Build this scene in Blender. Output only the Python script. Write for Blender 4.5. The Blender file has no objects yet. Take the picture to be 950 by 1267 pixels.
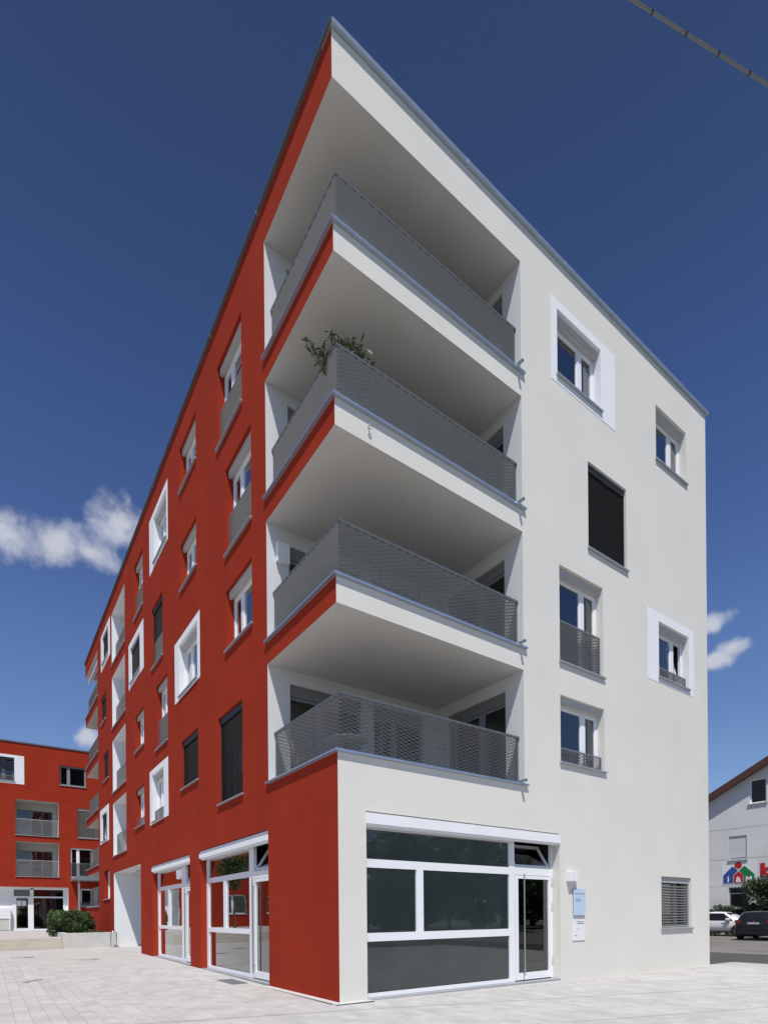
import bpy, bmesh, math, random
from mathutils import Vector, Matrix
random.seed(7)
SC = bpy.context.scene
COL = SC.collection
R = math.radians

# ------------------------------------------------------------------ camera
CAM = Vector((-4.70503, -7.94863, 1.45))
TH = 0.6145
cd = bpy.data.cameras.new('camera')
cam = bpy.data.objects.new('camera', cd)
COL.objects.link(cam)
cam.matrix_world = (Matrix.Translation(CAM) @ Matrix.Rotation(-TH, 4, 'Z')
                    @ Matrix.Rotation(math.pi / 2, 4, 'X') @ Matrix.Rotation(-0.0086, 4, 'Z'))
cd.sensor_fit = 'HORIZONTAL'
cd.sensor_width = 36.0
cd.lens = 36.0 * 694.673 / 950.0
cd.shift_y = (1132.2332 - 633.5) / 950.0
cd.clip_start = 0.05
cd.clip_end = 5000
SC.camera = cam

# ------------------------------------------------------------------ sun, sky, exposure
SUN_DIR = Vector((0.297, 0.435, -1.0)).normalized()      # the way the light travels
SUN_EL = math.asin(-SUN_DIR.z)
SUN_AZ = math.atan2(-SUN_DIR.x, -SUN_DIR.y)              # clockwise from +Y
sl = bpy.data.lights.new('sun', 'SUN')
sl.energy = 4.6
sl.angle = R(0.5)
sl.color = (1.0, 0.965, 0.91)
so = bpy.data.objects.new('sun', sl)
COL.objects.link(so)
so.rotation_euler = SUN_DIR.to_track_quat('-Z', 'Y').to_euler()
so.location = (-20, -30, 60)
SC.view_settings.view_transform = 'Standard'
SC.view_settings.look = 'None'
SC.view_settings.exposure = 0.0
SC.view_settings.gamma = 1.0
SC.view_settings.use_curve_mapping = False

CW = Vector((math.cos(TH), math.sin(TH)))                # camera right, on the ground
CF = Vector((math.sin(TH), math.cos(TH)))                # camera forward, on the ground
SKY_STRENGTH = 0.119
# clouds: azimuth and elevation of the middle (radians from the compass of the plaza), angular half sizes
def azel(px, py):
    a = (px - 475.0) / 694.673; b = -(py - 1132.23) / 694.673
    c, s = math.cos(.0086), math.sin(.0086)
    x = a * c + b * s; z = -a * s + b * c
    d = Vector((x * CW.x + CF.x * 1, x * -CW.y * -1 if False else x * CW.y * -1 + CF.y, z))
    return d.normalized()

def build_world():
    w = bpy.data.worlds.new('World')
    SC.world = w
    w.use_nodes = True
    nt = w.node_tree
    nt.nodes.clear()
    N, L = nt.nodes, nt.links
    out = N.new('ShaderNodeOutputWorld'); bg = N.new('ShaderNodeBackground')
    sky = N.new('ShaderNodeTexSky'); sky.sky_type = 'NISHITA'; sky.sun_disc = False
    sky.sun_elevation = SUN_EL; sky.sun_rotation = SUN_AZ
    sky.altitude = 300; sky.air_density = 1.0; sky.dust_density = 0.35; sky.ozone_density = 3.0
    hs = N.new('ShaderNodeHueSaturation'); hs.inputs['Saturation'].default_value = 1.0
    L.new(sky.outputs[0], hs.inputs['Color'])
    tc = N.new('ShaderNodeTexCoord')
    def math_(op, a, b=None, c=None):
        n = N.new('ShaderNodeMath'); n.operation = op
        for i, v in enumerate((a, b, c)):
            if v is None: continue
            if isinstance(v, (int, float)): n.inputs[i].default_value = v
            else: L.new(v, n.inputs[i])
        return n.outputs[0]
    def dot(v):
        n = N.new('ShaderNodeVectorMath'); n.operation = 'DOT_PRODUCT'
        L.new(tc.outputs['Generated'], n.inputs[0]); n.inputs[1].default_value = v
        return n.outputs['Value']
    mp = N.new('ShaderNodeMapping'); L.new(tc.outputs['Generated'], mp.inputs[0])
    nz = N.new('ShaderNodeTexNoise'); nz.inputs['Scale'].default_value = 20.0
    nz.inputs['Detail'].default_value = 8.0; nz.inputs['Roughness'].default_value = 0.52
    nz.inputs['Distortion'].default_value = 0.25
    L.new(mp.outputs[0], nz.inputs['Vector'])
    nb = math_('MULTIPLY', math_('SUBTRACT', nz.outputs[0], 0.5), 3.0)
    total = None
    for d, rx, ry in CLOUDS:
        c = d.normalized()
        e1 = Vector((c.y, -c.x, 0)).normalized(); e2 = e1.cross(c)
        if e2.z < 0: e2 = -e2
        f = math_('MAXIMUM', dot(c), 0.02)
        a = math_('DIVIDE', math_('DIVIDE', dot(e1), f), rx)
        b = math_('DIVIDE', math_('DIVIDE', dot(e2), f), ry)
        q = math_('SQRT', math_('ADD', math_('MULTIPLY', a, a), math_('MULTIPLY', b, b)))
        m = math_('MAXIMUM', math_('SUBTRACT', 1.25, q), -3.0)
        total = m if total is None else math_('SMOOTH_MAX', total, m, 0.35)
    dens = math_('ADD', total, nb)
    rmp = N.new('ShaderNodeMapRange'); rmp.interpolation_type = 'SMOOTHSTEP'
    rmp.inputs['From Min'].default_value = 0.05; rmp.inputs['From Max'].default_value = 1.1
    rmp.inputs['To Max'].default_value = 0.94
    L.new(dens, rmp.inputs['Value'])
    mx = N.new('ShaderNodeMixRGB')
    L.new(rmp.outputs[0], mx.inputs[0]); L.new(hs.outputs[0], mx.inputs[1])
    k = 0.60 / SKY_STRENGTH
    mx.inputs[2].default_value = (k * 0.93, k * 0.97, k * 1.12, 1)
    # clear polarised summer sky: deeper towards the zenith, the same all the way round
    sp = N.new('ShaderNodeSeparateXYZ'); L.new(tc.outputs['Generated'], sp.inputs[0])
    rp = N.new('ShaderNodeValToRGB'); cr = rp.color_ramp
    stops = ((0.0, (1.35, 1.40, 1.50)), (.25, (1.29, 1.37, 1.61)), (.42, (1.15, 1.29, 1.66)), (.50, (1.0, 1.12, 1.50)), (.60, (.86, .98, 1.40)),
             (.726, (.69, .80, 1.07)), (.815, (.60, .66, .87)), (1.0, (.50, .56, .76)))
    while len(cr.elements) < len(stops): cr.elements.new(.5)
    for el, (p, c) in zip(cr.elements, stops): el.position = p
    for el, (p, c) in zip(cr.elements, stops): el.color = (c[0] / 1.7, c[1] / 1.7, c[2] / 1.7, 1)
    L.new(sp.outputs['Z'], rp.inputs[0])
    ml = N.new('ShaderNodeMixRGB'); ml.blend_type = 'MULTIPLY'; ml.inputs[0].default_value = 1
    L.new(hs.outputs[0], ml.inputs[1]); L.new(rp.outputs[0], ml.inputs[2]); L.new(ml.outputs[0], mx.inputs[1])
    L.new(mx.outputs[0], bg.inputs[0]); bg.inputs[1].default_value = SKY_STRENGTH
    L.new(bg.outputs[0], out.inputs[0])

def pix_dir(px, py):
    a = (px - 475.0) / 694.673; b = -(py - 1132.23) / 694.673
    c, s = math.cos(.0086), math.sin(.0086)
    x = a * c + b * s; z = -a * s + b * c
    # camera right = (cos TH, -sin TH) on the ground, forward = (sin TH, cos TH)
    return Vector((x * math.cos(TH) + math.sin(TH), -x * math.sin(TH) + math.cos(TH), z)).normalized()

def cl(px, py, rx, ry):
    d = pix_dir(px, py)
    z = Vector(((px - 475.0), (py - 1132.2), 694.7)).length / 694.7
    return (d, rx / 694.7 / z, ry / 694.7 / z)
CLOUDS = [cl(10, 662, 60, 28), cl(70, 676, 40, 24), cl(110, 682, 36, 20), cl(150, 645, 32, 40), cl(-70, 650, 60, 36),
          cl(884, 772, 19, 15), cl(906, 800, 20, 13), cl(886, 816, 18, 11), cl(106, 911, 15, 11)]
for az, el, rx, ry in ((205, 14, .16, .05), (262, 22, .14, .05), (150, 15, .12, .04),
                       (128, 21, .05, .022), (176, 30, .10, .04), (318, 13, .12, .04)):
    CLOUDS.append((Vector((math.sin(R(az)) * math.cos(R(el)), math.cos(R(az)) * math.cos(R(el)), math.sin(R(el)))), rx, ry))
build_world()

# ------------------------------------------------------------------ materials
MATS = {}
def mat(name, col, rough=0.6, metal=0.0, spec=0.5, bump=None, mottle=0.0, mscale=2.0, grain=0.0, gscale=60, coat=0.0):
    m = bpy.data.materials.new(name); m.use_nodes = True
    nt = m.node_tree; N, L = nt.nodes, nt.links
    b = N['Principled BSDF']
    b.inputs['Base Color'].default_value = (*col, 1); b.inputs['Roughness'].default_value = rough
    b.inputs['Metallic'].default_value = metal; b.inputs['Specular IOR Level'].default_value = spec
    b.inputs['Coat Weight'].default_value = coat
    tc = N.new('ShaderNodeTexCoord')
    if mottle or grain:
        n1 = N.new('ShaderNodeTexNoise'); n1.inputs['Scale'].default_value = mscale; n1.inputs['Detail'].default_value = 6
        n2 = N.new('ShaderNodeTexNoise'); n2.inputs['Scale'].default_value = gscale; n2.inputs['Detail'].default_value = 3
        L.new(tc.outputs['Object'], n1.inputs[0]); L.new(tc.outputs['Object'], n2.inputs[0])
        r1 = N.new('ShaderNodeMapRange'); r1.inputs[1].default_value = .3; r1.inputs[2].default_value = .7
        r1.inputs[3].default_value = 1 - mottle; r1.inputs[4].default_value = 1 + mottle
        r2 = N.new('ShaderNodeMapRange'); r2.inputs[1].default_value = .3; r2.inputs[2].default_value = .7
        r2.inputs[3].default_value = 1 - grain; r2.inputs[4].default_value = 1 + grain
        L.new(n1.outputs[0], r1.inputs[0]); L.new(n2.outputs[0], r2.inputs[0])
        mu = N.new('ShaderNodeMath'); mu.operation = 'MULTIPLY'
        L.new(r1.outputs[0], mu.inputs[0]); L.new(r2.outputs[0], mu.inputs[1])
        vm = N.new('ShaderNodeVectorMath'); vm.operation = 'SCALE'; vm.inputs[0].default_value = col
        L.new(mu.outputs[0], vm.inputs['Scale']); L.new(vm.outputs[0], b.inputs['Base Color'])
    if bump:
        sc, st, dist = bump
        nb = N.new('ShaderNodeTexNoise'); nb.inputs['Scale'].default_value = sc; nb.inputs['Detail'].default_value = 4
        nb.inputs['Roughness'].default_value = 0.65
        L.new(tc.outputs['Object'], nb.inputs[0])
        bp = N.new('ShaderNodeBump'); bp.inputs['Strength'].default_value = st; bp.inputs['Distance'].default_value = dist
        L.new(nb.outputs[0], bp.inputs['Height']); L.new(bp.outputs[0], b.inputs['Normal'])
    MATS[name] = m
    return m

M = MATS
mat('white_plaster', (.71, .692, .635), .95, spec=.12, bump=(42, .42, .011), mottle=.03, mscale=.7, grain=.03, gscale=70)
mat('red_plaster', (.318, .0350, .0170), .92, spec=.05, bump=(42, .45, .011), mottle=.07, mscale=.8, grain=.06, gscale=70)
mat('white_paint', (.80, .81, .83), .85, spec=.2, bump=(30, .2, .006), mottle=.02)
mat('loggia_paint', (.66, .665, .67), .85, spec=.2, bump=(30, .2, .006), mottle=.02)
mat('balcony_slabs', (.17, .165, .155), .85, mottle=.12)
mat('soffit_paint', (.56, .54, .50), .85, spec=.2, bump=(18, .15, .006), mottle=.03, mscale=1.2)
mat('frame_white', (.82, .83, .85), .35)
mat('frame_grey', (.24, .25, .265), .4)
mat('sill_metal', (.42, .43, .45), .42, metal=.5, mottle=.06)
mat('coping_metal', (.47, .54, .63), .38, metal=.75, mottle=.05)
mat('mesh_metal', (.26, .27, .28), .38, metal=.35)
mat('rail_metal', (.13, .14, .15), .45, metal=.3)
mat('pale_mesh', (.50, .51, .54), .5, metal=.2)
mat('dark_blind', (.030, .030, .032), .45)
mat('light_blind', (.40, .40, .39), .5)
mat('blind_box', (.48, .475, .46), .5)
mat('door_box', (.20, .195, .19), .6)
mat('steel', (.55, .55, .55), .25, metal=1.0)
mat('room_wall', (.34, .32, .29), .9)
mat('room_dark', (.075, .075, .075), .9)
mat('curtain', (.26, .26, .26), .9, mottle=.1, mscale=6)
mat('concrete', (.56, .55, .52), .9, bump=(40, .3, .006), mottle=.08, mscale=2.5, grain=.03)
mat('step_concrete', (.50, .46, .39), .9, bump=(40, .3, .006), mottle=.08, mscale=2.5, grain=.03)
mat('paving', (.47, .46, .445), .93, spec=.2, bump=(60, .4, .004), mottle=.07, mscale=1.1, grain=.05, gscale=45)
mat('joint_sand', (.36, .35, .33), .95, mottle=.2, mscale=5)
mat('edge_concrete', (.56, .555, .54), .9, bump=(50, .3, .004), mottle=.05)
mat('dark_joint', (.10, .10, .095), .95)
mat('asphalt', (.075, .073, .072), .92, bump=(80, .4, .004), mottle=.12, mscale=.6, grain=.15, gscale=50)
mat('old_asphalt', (.17, .16, .145), .92, bump=(80, .4, .004), mottle=.18, mscale=.5, grain=.12, gscale=40)
mat('kerb_stone', (.20, .19, .17), .9, mottle=.1)
mat('ground', (.16, .17, .12), .95, mottle=.2, mscale=.2)
mat('roof_gravel', (.30, .29, .28), .95)
mat('grate', (.22, .23, .25), .5, metal=.4)
mat('plastic_grey', (.62, .62, .62), .5)
mat('sign_blue', (.50, .63, .80), .25)
mat('sign_white', (.80, .80, .82), .3)
mat('ink', (.12, .15, .2), .6)
mat('leaf', (.075, .120, .034), .55, mottle=.35, mscale=3.0)
mat('leaf_dark', (.035, .062, .022), .55, mottle=.35, mscale=3.0)
mat('leaf_plant', (.060, .074, .026), .5, mottle=.4, mscale=8.0)
mat('bark', (.13, .10, .075), .9, mottle=.2)
mat('brown_curtain', (.10, .092, .085), .9, mottle=.1, mscale=6)
mat('terracotta', (.30, .12, .07), .8)
mat('house_plaster', (.70, .695, .68), .95, bump=(30, .3, .008), mottle=.06, mscale=.5)
mat('roof_tile', (.11, .045, .035), .8, mottle=.15)
mat('brown_wood', (.09, .035, .028), .7)
mat('house_line', (.48, .48, .48), .9)
mat('logo_blue', (.035, .085, .30), .4)
mat('logo_red', (.50, .018, .022), .4)
mat('logo_green', (.022, .20, .060), .4)
mat('logo_white', (.82, .82, .84), .4)
mat('car_white', (.78, .79, .80), .25, coat=.6)
mat('car_black', (.012, .012, .013), .22, coat=.7)
mat('tyre', (.02, .02, .02), .85)
mat('rim', (.35, .35, .36), .3, metal=.8)
mat('tail_light', (.16, .008, .010), .2, coat=.5)
mat('plate', (.45, .45, .45), .4)
mat('car_glass', (.010, .012, .014), .05)
mat('wood', (.30, .19, .11), .7, mottle=.15)
mat('cable_grey', (.17, .17, .15), .6)
mat('cable_tie', (.02, .02, .02), .6)

def glass_mat(name, tint, ior, boost):
    m = bpy.data.materials.new(name); m.use_nodes = True
    nt = m.node_tree; N, L = nt.nodes, nt.links
    N.clear()
    o = N.new('ShaderNodeOutputMaterial'); mx = N.new('ShaderNodeMixShader')
    tr = N.new('ShaderNodeBsdfTransparent'); tr.inputs[0].default_value = (*tint, 1)
    gl = N.new('ShaderNodeBsdfGlossy'); gl.inputs['Roughness'].default_value = 0.0
    gl.inputs[0].default_value = (.92, .95, .97, 1)
    fr = N.new('ShaderNodeFresnel'); fr.inputs[0].default_value = ior
    mu = N.new('ShaderNodeMath'); mu.operation = 'MULTIPLY'; mu.use_clamp = True; mu.inputs[1].default_value = boost
    # slight waviness of the panes
    tc = N.new('ShaderNodeTexCoord'); nz = N.new('ShaderNodeTexNoise'); nz.inputs['Scale'].default_value = 1.3
    L.new(tc.outputs['Object'], nz.inputs[0])
    bp = N.new('ShaderNodeBump'); bp.inputs['Strength'].default_value = .06; bp.inputs['Distance'].default_value = .02
    L.new(nz.outputs[0], bp.inputs['Height']); L.new(bp.outputs[0], gl.inputs['Normal'])
    L.new(fr.outputs[0], mu.inputs[0]); L.new(mu.outputs[0], mx.inputs[0])
    L.new(tr.outputs[0], mx.inputs[1]); L.new(gl.outputs[0], mx.inputs[2]); L.new(mx.outputs[0], o.inputs[0])
    MATS[name] = m
glass_mat('glass', (.45, .48, .48), 1.5, 2.6)
glass_mat('shop_glass', (.38, .42, .40), 1.5, 2.7)

glass_mat('front_glass', (.66, .71, .69), 1.5, 2.0)
mat('milky_film', (.34, .37, .345), .8, spec=.1, mottle=.12, mscale=1.2)
# leaves let some light through
for nm in ('leaf', 'leaf_dark', 'leaf_plant'):
    nt = M[nm].node_tree; b = nt.nodes['Principled BSDF']; o = nt.nodes['Material Output']
    tl = nt.nodes.new('ShaderNodeBsdfTranslucent'); mx = nt.nodes.new('ShaderNodeMixShader'); mx.inputs[0].default_value = .25
    src = b.inputs['Base Color'].links[0].from_socket
    nt.links.new(src, tl.inputs[0]); nt.links.new(b.outputs[0], mx.inputs[1]); nt.links.new(tl.outputs[0], mx.inputs[2])
    nt.links.new(mx.outputs[0], o.inputs[0])
# paving stones: a small shade difference from stone to stone
def stone_mat(name, use_island):
    m = M['paving'].copy(); m.name = name
    nt = m.node_tree; N, L = nt.nodes, nt.links
    b = N['Principled BSDF']; src = b.inputs['Base Color'].links[0].from_socket
    if use_island:
        g = N.new('ShaderNodeNewGeometry'); rnd = g.outputs['Random Per Island']
    else:
        g = N.new('ShaderNodeObjectInfo'); rnd = g.outputs['Random']
    mr = N.new('ShaderNodeMapRange'); mr.inputs[3].default_value = .90; mr.inputs[4].default_value = 1.06
    L.new(rnd, mr.inputs[0])
    # spots of grime
    tc = N.new('ShaderNodeTexCoord'); geo = N.new('ShaderNodeNewGeometry')
    nz = N.new('ShaderNodeTexNoise'); nz.inputs['Scale'].default_value = 3.5; nz.inputs['Detail'].default_value = 8; nz.inputs['Roughness'].default_value = .7
    L.new(geo.outputs['Position'], nz.inputs[0])
    mr2 = N.new('ShaderNodeMapRange'); mr2.inputs[1].default_value = .60; mr2.inputs[2].default_value = .74
    mr2.inputs[3].default_value = 1; mr2.inputs[4].default_value = .6
    L.new(nz.outputs[0], mr2.inputs[0])
    mm = N.new('ShaderNodeMath'); mm.operation = 'MULTIPLY'; L.new(mr.outputs[0], mm.inputs[0]); L.new(mr2.outputs[0], mm.inputs[1])
    vs = N.new('ShaderNodeVectorMath'); vs.operation = 'SCALE'; L.new(src, vs.inputs[0]); L.new(mm.outputs[0], vs.inputs['Scale'])
    L.new(vs.outputs[0], b.inputs['Base Color'])
    MATS[name] = m
stone_mat('stone_single', False)
stone_mat('stone_joined', True)
# far paving: joints drawn by the material where stones are too small to tell apart
def far_paving():
    m = M['paving'].copy(); m.name = 'paving_far'
    nt = m.node_tree; N, L = nt.nodes, nt.links
    b = N['Principled BSDF']; src = b.inputs['Base Color'].links[0].from_socket
    geo = N.new('ShaderNodeNewGeometry')
    br = N.new('ShaderNodeTexBrick'); br.inputs['Scale'].default_value = 1.0
    br.inputs['Brick Width'].default_value = .30; br.inputs['Row Height'].default_value = .20; br.inputs['Mortar Size'].default_value = .006
    br.inputs['Color1'].default_value = (1, 1, 1, 1); br.inputs['Color2'].default_value = (.95, .95, .95, 1); br.inputs['Mortar'].default_value = (.8, .79, .77, 1)
    mp = N.new('ShaderNodeMapping'); mp.inputs['Rotation'].default_value = (0, 0, math.pi / 2)
    L.new(geo.outputs['Position'], mp.inputs[0]); L.new(mp.outputs[0], br.inputs[0])
    mx = N.new('ShaderNodeMixRGB'); mx.blend_type = 'MULTIPLY'; mx.inputs[0].default_value = 1
    L.new(src, mx.inputs[1]); L.new(br.outputs[0], mx.inputs[2]); L.new(mx.outputs[0], b.inputs['Base Color'])
    MATS['paving_far'] = m
far_paving()

# ------------------------------------------------------------------ mesh helpers
class F:                                    # a facade frame: s along it, d inwards, z up
    def __init__(s, o, sd, dd): s.o, s.sd, s.dd = Vector((*o, 0)), Vector((*sd, 0)), Vector((*dd, 0))
    def __call__(s, a, d, z): return s.o + s.sd * a + s.dd * d + Vector((0, 0, z))
WHITE = F((0, 0), (1, 0), (0, 1)); RED = F((0, 0), (0, 1), (1, 0))
XYZ = F((0, 0), (1, 0), (0, 1))
LR, LL = 4.56, 2.77                         # the corner loggias: along the white front, along the red front
RETR = F((LR, 0), (0, 1), (1, 0)); RETL = F((0, LL), (1, 0), (0, 1))
FARY = 37.5
FAR = F((0, FARY), (1, 0), (0, 1))
HOUSE = F((34, 0), (0, 1), (1, 0))

class MB:
    def __init__(s): s.v, s.f, s.m = [], [], []
    def poly(s, pts, mi=0):
        n = len(s.v); s.v += [tuple(p) for p in pts]; s.f.append(tuple(range(n, n + len(pts)))); s.m.append(mi); return s
    def quad(s, f, a, b, c, d, mi=0): return s.poly([f(*a), f(*b), f(*c), f(*d)], mi)
    def hexa(s, p, mi=0):                   # 8 points: bottom ring, top ring
        n = len(s.v); s.v += [tuple(q) for q in p]
        for q in ((0, 3, 2, 1), (4, 5, 6, 7), (0, 1, 5, 4), (1, 2, 6, 5), (2, 3, 7, 6), (3, 0, 4, 7)):
            s.f.append(tuple(n + i for i in q)); s.m.append(mi)
        return s
    def box(s, f, a0, a1, d0, d1, z0, z1, mi=0):
        return s.hexa([f(a0, d0, z0), f(a1, d0, z0), f(a1, d1, z0), f(a0, d1, z0), f(a0, d0, z1), f(a1, d0, z1), f(a1, d1, z1), f(a0, d1, z1)], mi)
    def tube(s, pts, r, n=8, mi=0, cap=True):
        pts = [Vector(p) for p in pts]; rr = r if isinstance(r, (list, tuple)) else [r] * len(pts)
        base = len(s.v)
        for i, p in enumerate(pts):
            t = (pts[min(i + 1, len(pts) - 1)] - pts[max(i - 1, 0)]).normalized()
            u = t.orthogonal().normalized() if abs(t.z) > .99 else t.cross(Vector((0, 0, 1))).normalized()
            w = t.cross(u)
            for k in range(n):
                a = 2 * math.pi * k / n; s.v.append(tuple(p + (u * math.cos(a) + w * math.sin(a)) * rr[i]))
        for i in range(len(pts) - 1):
            for k in range(n):
                s.f.append((base + i * n + k, base + i * n + (k + 1) % n, base + (i + 1) * n + (k + 1) % n, base + (i + 1) * n + k)); s.m.append(mi)
        if cap:
            s.f.append(tuple(base + k for k in range(n))); s.m.append(mi)
            s.f.append(tuple(base + (len(pts) - 1) * n + k for k in range(n))); s.m.append(mi)
        return s
    def mesh(s, name, mats, smooth=False, recalc=True):
        me = bpy.data.meshes.new(name); me.from_pydata(s.v, [], s.f)
        for m in mats: me.materials.append(M[m])
        me.polygons.foreach_set('material_index', s.m)
        if recalc:
            bm = bmesh.new(); bm.from_mesh(me); bmesh.ops.recalc_face_normals(bm, faces=bm.faces); bm.to_mesh(me); bm.free()
        if smooth: me.polygons.foreach_set('use_smooth', [True] * len(me.polygons))
        me.update(); return me
    def build(s, name, mats, parent=None, smooth=False, bevel=0, recalc=True):
        if isinstance(mats, str): mats = [mats]
        return link(name, s.mesh(name, mats, smooth, recalc), parent, bevel)

def link(name, me, parent=None, bevel=0):
    o = bpy.data.objects.new(name, me); COL.objects.link(o)
    if parent: o.parent = parent
    if bevel:
        b = o.modifiers.new('bevel', 'BEVEL'); b.width = bevel; b.segments = 2; b.limit_method = 'ANGLE'
    return o
def tag(o, label=None, cat=None, group=None, kind=None):
    for k, v in (('label', label), ('category', cat), ('group', group), ('kind', kind)):
        if v: o[k] = v
    return o
def empty(name, label, cat, group=None, loc=None):
    o = bpy.data.objects.new(name, None); COL.objects.link(o); o.empty_display_size = .3
    if loc: o.location = loc
    return tag(o, label, cat, group)

def gz(x, y):                               # the plaza falls a little to the right and rises to the left
    return 0.0055 * max(0.0, min(y, 20.0)) - 0.0066 * max(0.0, min(x, 14.5))

# ------------------------------------------------------------------ ground
def sheet(name, xs, ys, zf, m, parent=None, keep=None):
    mb = MB(); idx = {}
    for i in range(len(xs) - 1):
        for j in range(len(ys) - 1):
            q = [(xs[i], ys[j]), (xs[i + 1], ys[j]), (xs[i + 1], ys[j + 1]), (xs[i], ys[j + 1])]
            if keep and not keep(sum(p[0] for p in q) / 4, sum(p[1] for p in q) / 4): continue
            mb.poly([(x, y, zf(x, y)) for x, y in q])
    return tag(mb.build(name, m, parent), kind='structure')
XE = 14.0                                   # where the plaza paving meets the street
sheet('ground', [-900, -60, 60, 900], [-900, -60, 60, 900], lambda x, y: -.42, 'ground')
pavement = sheet('pavement', [-26, -10, 0, 12.57, XE], [-13.0, 0, 20, 38], lambda x, y: gz(x, y) - .010, 'paving_far',
                 keep=lambda x, y: not (x > 12.57 and y > 0))
sheet('unseen_dark_street', [-90, -26, XE], [-60, -13.0], lambda x, y: -.02 - .0066 * max(0, x), 'asphalt')  # unseen dark asphalt, put in to cut light bounced up into the loggias
sheet('lawn', [-90, -26], [-13.0, 60], lambda x, y: .02, 'ground')
def road_z(x, y): return -.16 + max(0, min(1, (x - 14) / 12)) * .16 
mbk = MB()
sheet('road', [12.57, 18.0], [-90, 0, 90], lambda x, y: -.17 + (x - 12.57) * .012, 'asphalt')
sheet('kerb', [18.0, 18.9], [-90, 90], lambda x, y: -.10 + (x - 18) * .012, 'kerb_stone')
sheet('parking_lane', [18.9, 30, 60], [-90, 90], lambda x, y: -.09 + max(0, min(1, (x - 18.9) / 7)) * .09, 'old_asphalt')
# kerb face between the plaza and the street
tag(MB().box(XYZ, XE, XE + .13, -60, -.02, -.4, gz(XE, 0) - .003).build('kerb', 'kerb_stone'), kind='structure')

# paving stones, laid in rows that run away from the viewer
def to_px(p):
    v = Vector(p) - CAM
    x = v.x * math.cos(TH) - v.y * math.sin(TH); y = v.x * math.sin(TH) + v.y * math.cos(TH)
    if y < .5: return None
    a, b = x / y, v.z / y; c, s = math.cos(.0086), math.sin(.0086)
    return 475 + 694.673 * (a * c - b * s), 1132.23 - 694.673 * (a * s + b * c), y
stones = []
SW, SL = .20, .30
for i in range(int(-14 / SW), int(13.5 / SW)):
    for j in range(int(-9 / SL), int(13 / SL)):
        x = i * SW + SW / 2; y = j * SL + SL / 2 + (SL / 2 if i % 2 else 0)
        if x > -.26 and y > -.33: continue
        if x > XE - .2: continue
        q = to_px((x, y, 0))
        if not q or q[2] > 15.5 or q[0] < -70 or q[0] > 1020 or q[1] > 1300: continue
        stones.append((q[2], x, y))
stones.sort()
def stone_pts(x, y, dz, tx, ty):
    g = .0016; h = gz(x, y); w, l = SW / 2 - g, SL / 2 - g; c = .003
    pts = []
    for k, (ww, ll, z) in enumerate(((w, l, -.02), (w, l, -.004), (w - c, l - c, 0))):
        for sx, sy in ((-1, -1), (1, -1), (1, 1), (-1, 1)):
            pts.append((x + sx * ww, y + sy * ll, h + dz + z + tx * sx + ty * sy))
    return pts
SF_ = [(8, 9, 10, 11), (4, 5, 9, 8), (5, 6, 10, 9), (6, 7, 11, 10), (7, 4, 8, 11), (0, 1, 5, 4), (1, 2, 6, 5), (2, 3, 7, 6), (3, 0, 4, 7)]
one = MB(); one.v = [tuple(p) for p in stone_pts(0, 0, 0, 0, 0)]; one.f = list(SF_); one.m = [0] * len(SF_)
one_me = one.mesh('paving_stone', ['stone_single'])
rest = MB()
for n, (_, x, y) in enumerate(stones):
    dz = random.uniform(-.0012, .0012); tx = random.uniform(-.0008, .0008); ty = random.uniform(-.0008, .0008)
    if n < 300:
        o = link('paving_stone', one_me, pavement); o.location = (x, y, gz(x, y) + dz)
        o.rotation_euler = (ty / .15, -tx / .1, random.choice((0, math.pi)))
    else:
        b = len(rest.v); rest.v += stone_pts(x, y, dz, tx, ty); rest.f += [tuple(b + i for i in q) for q in SF_]; rest.m += [0] * len(SF_)
tag(rest.build('paving_stones', 'stone_joined', pavement, recalc=False), kind='stuff')
# pale edging round the foot of the corner
for nm, f, a0, a1 in (('w', WHITE, -.14, .58), ('r', RED, .001, 2.86)):
    e = MB(); e.box(f, a0, a1, -.14, -.001, -.06, gz(0, 0) + .012)
    tag(e.build('edging_strip', 'edge_concrete', pavement), kind=None)
    MB().box(f, a0 - (.012 if nm == 'w' else 0), a1, -.155, -.1405, -.06, .003).build('edging_joint', 'dark_joint', pavement)
# long joint across the foreground on the right
p0, p1 = Vector((1.5, -3.2, 0)), Vector((9.5, -5.58, 0)); t = (p1 - p0).normalized(); nrm = Vector((-t.y, t.x, 0)) * .006
jm = MB()
for k in range(8):
    a = p0 + (p1 - p0) * k / 8; b = p0 + (p1 - p0) * (k + 1) / 8
    za, zb = gz(a.x, a.y) + .004, gz(b.x, b.y) + .004
    jm.poly([(a - nrm)[:2] + (za,), (b - nrm)[:2] + (zb,), (b + nrm)[:2] + (zb,), (a + nrm)[:2] + (za,)])
jm.build('expansion_joint', 'joint_sand', pavement)

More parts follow.
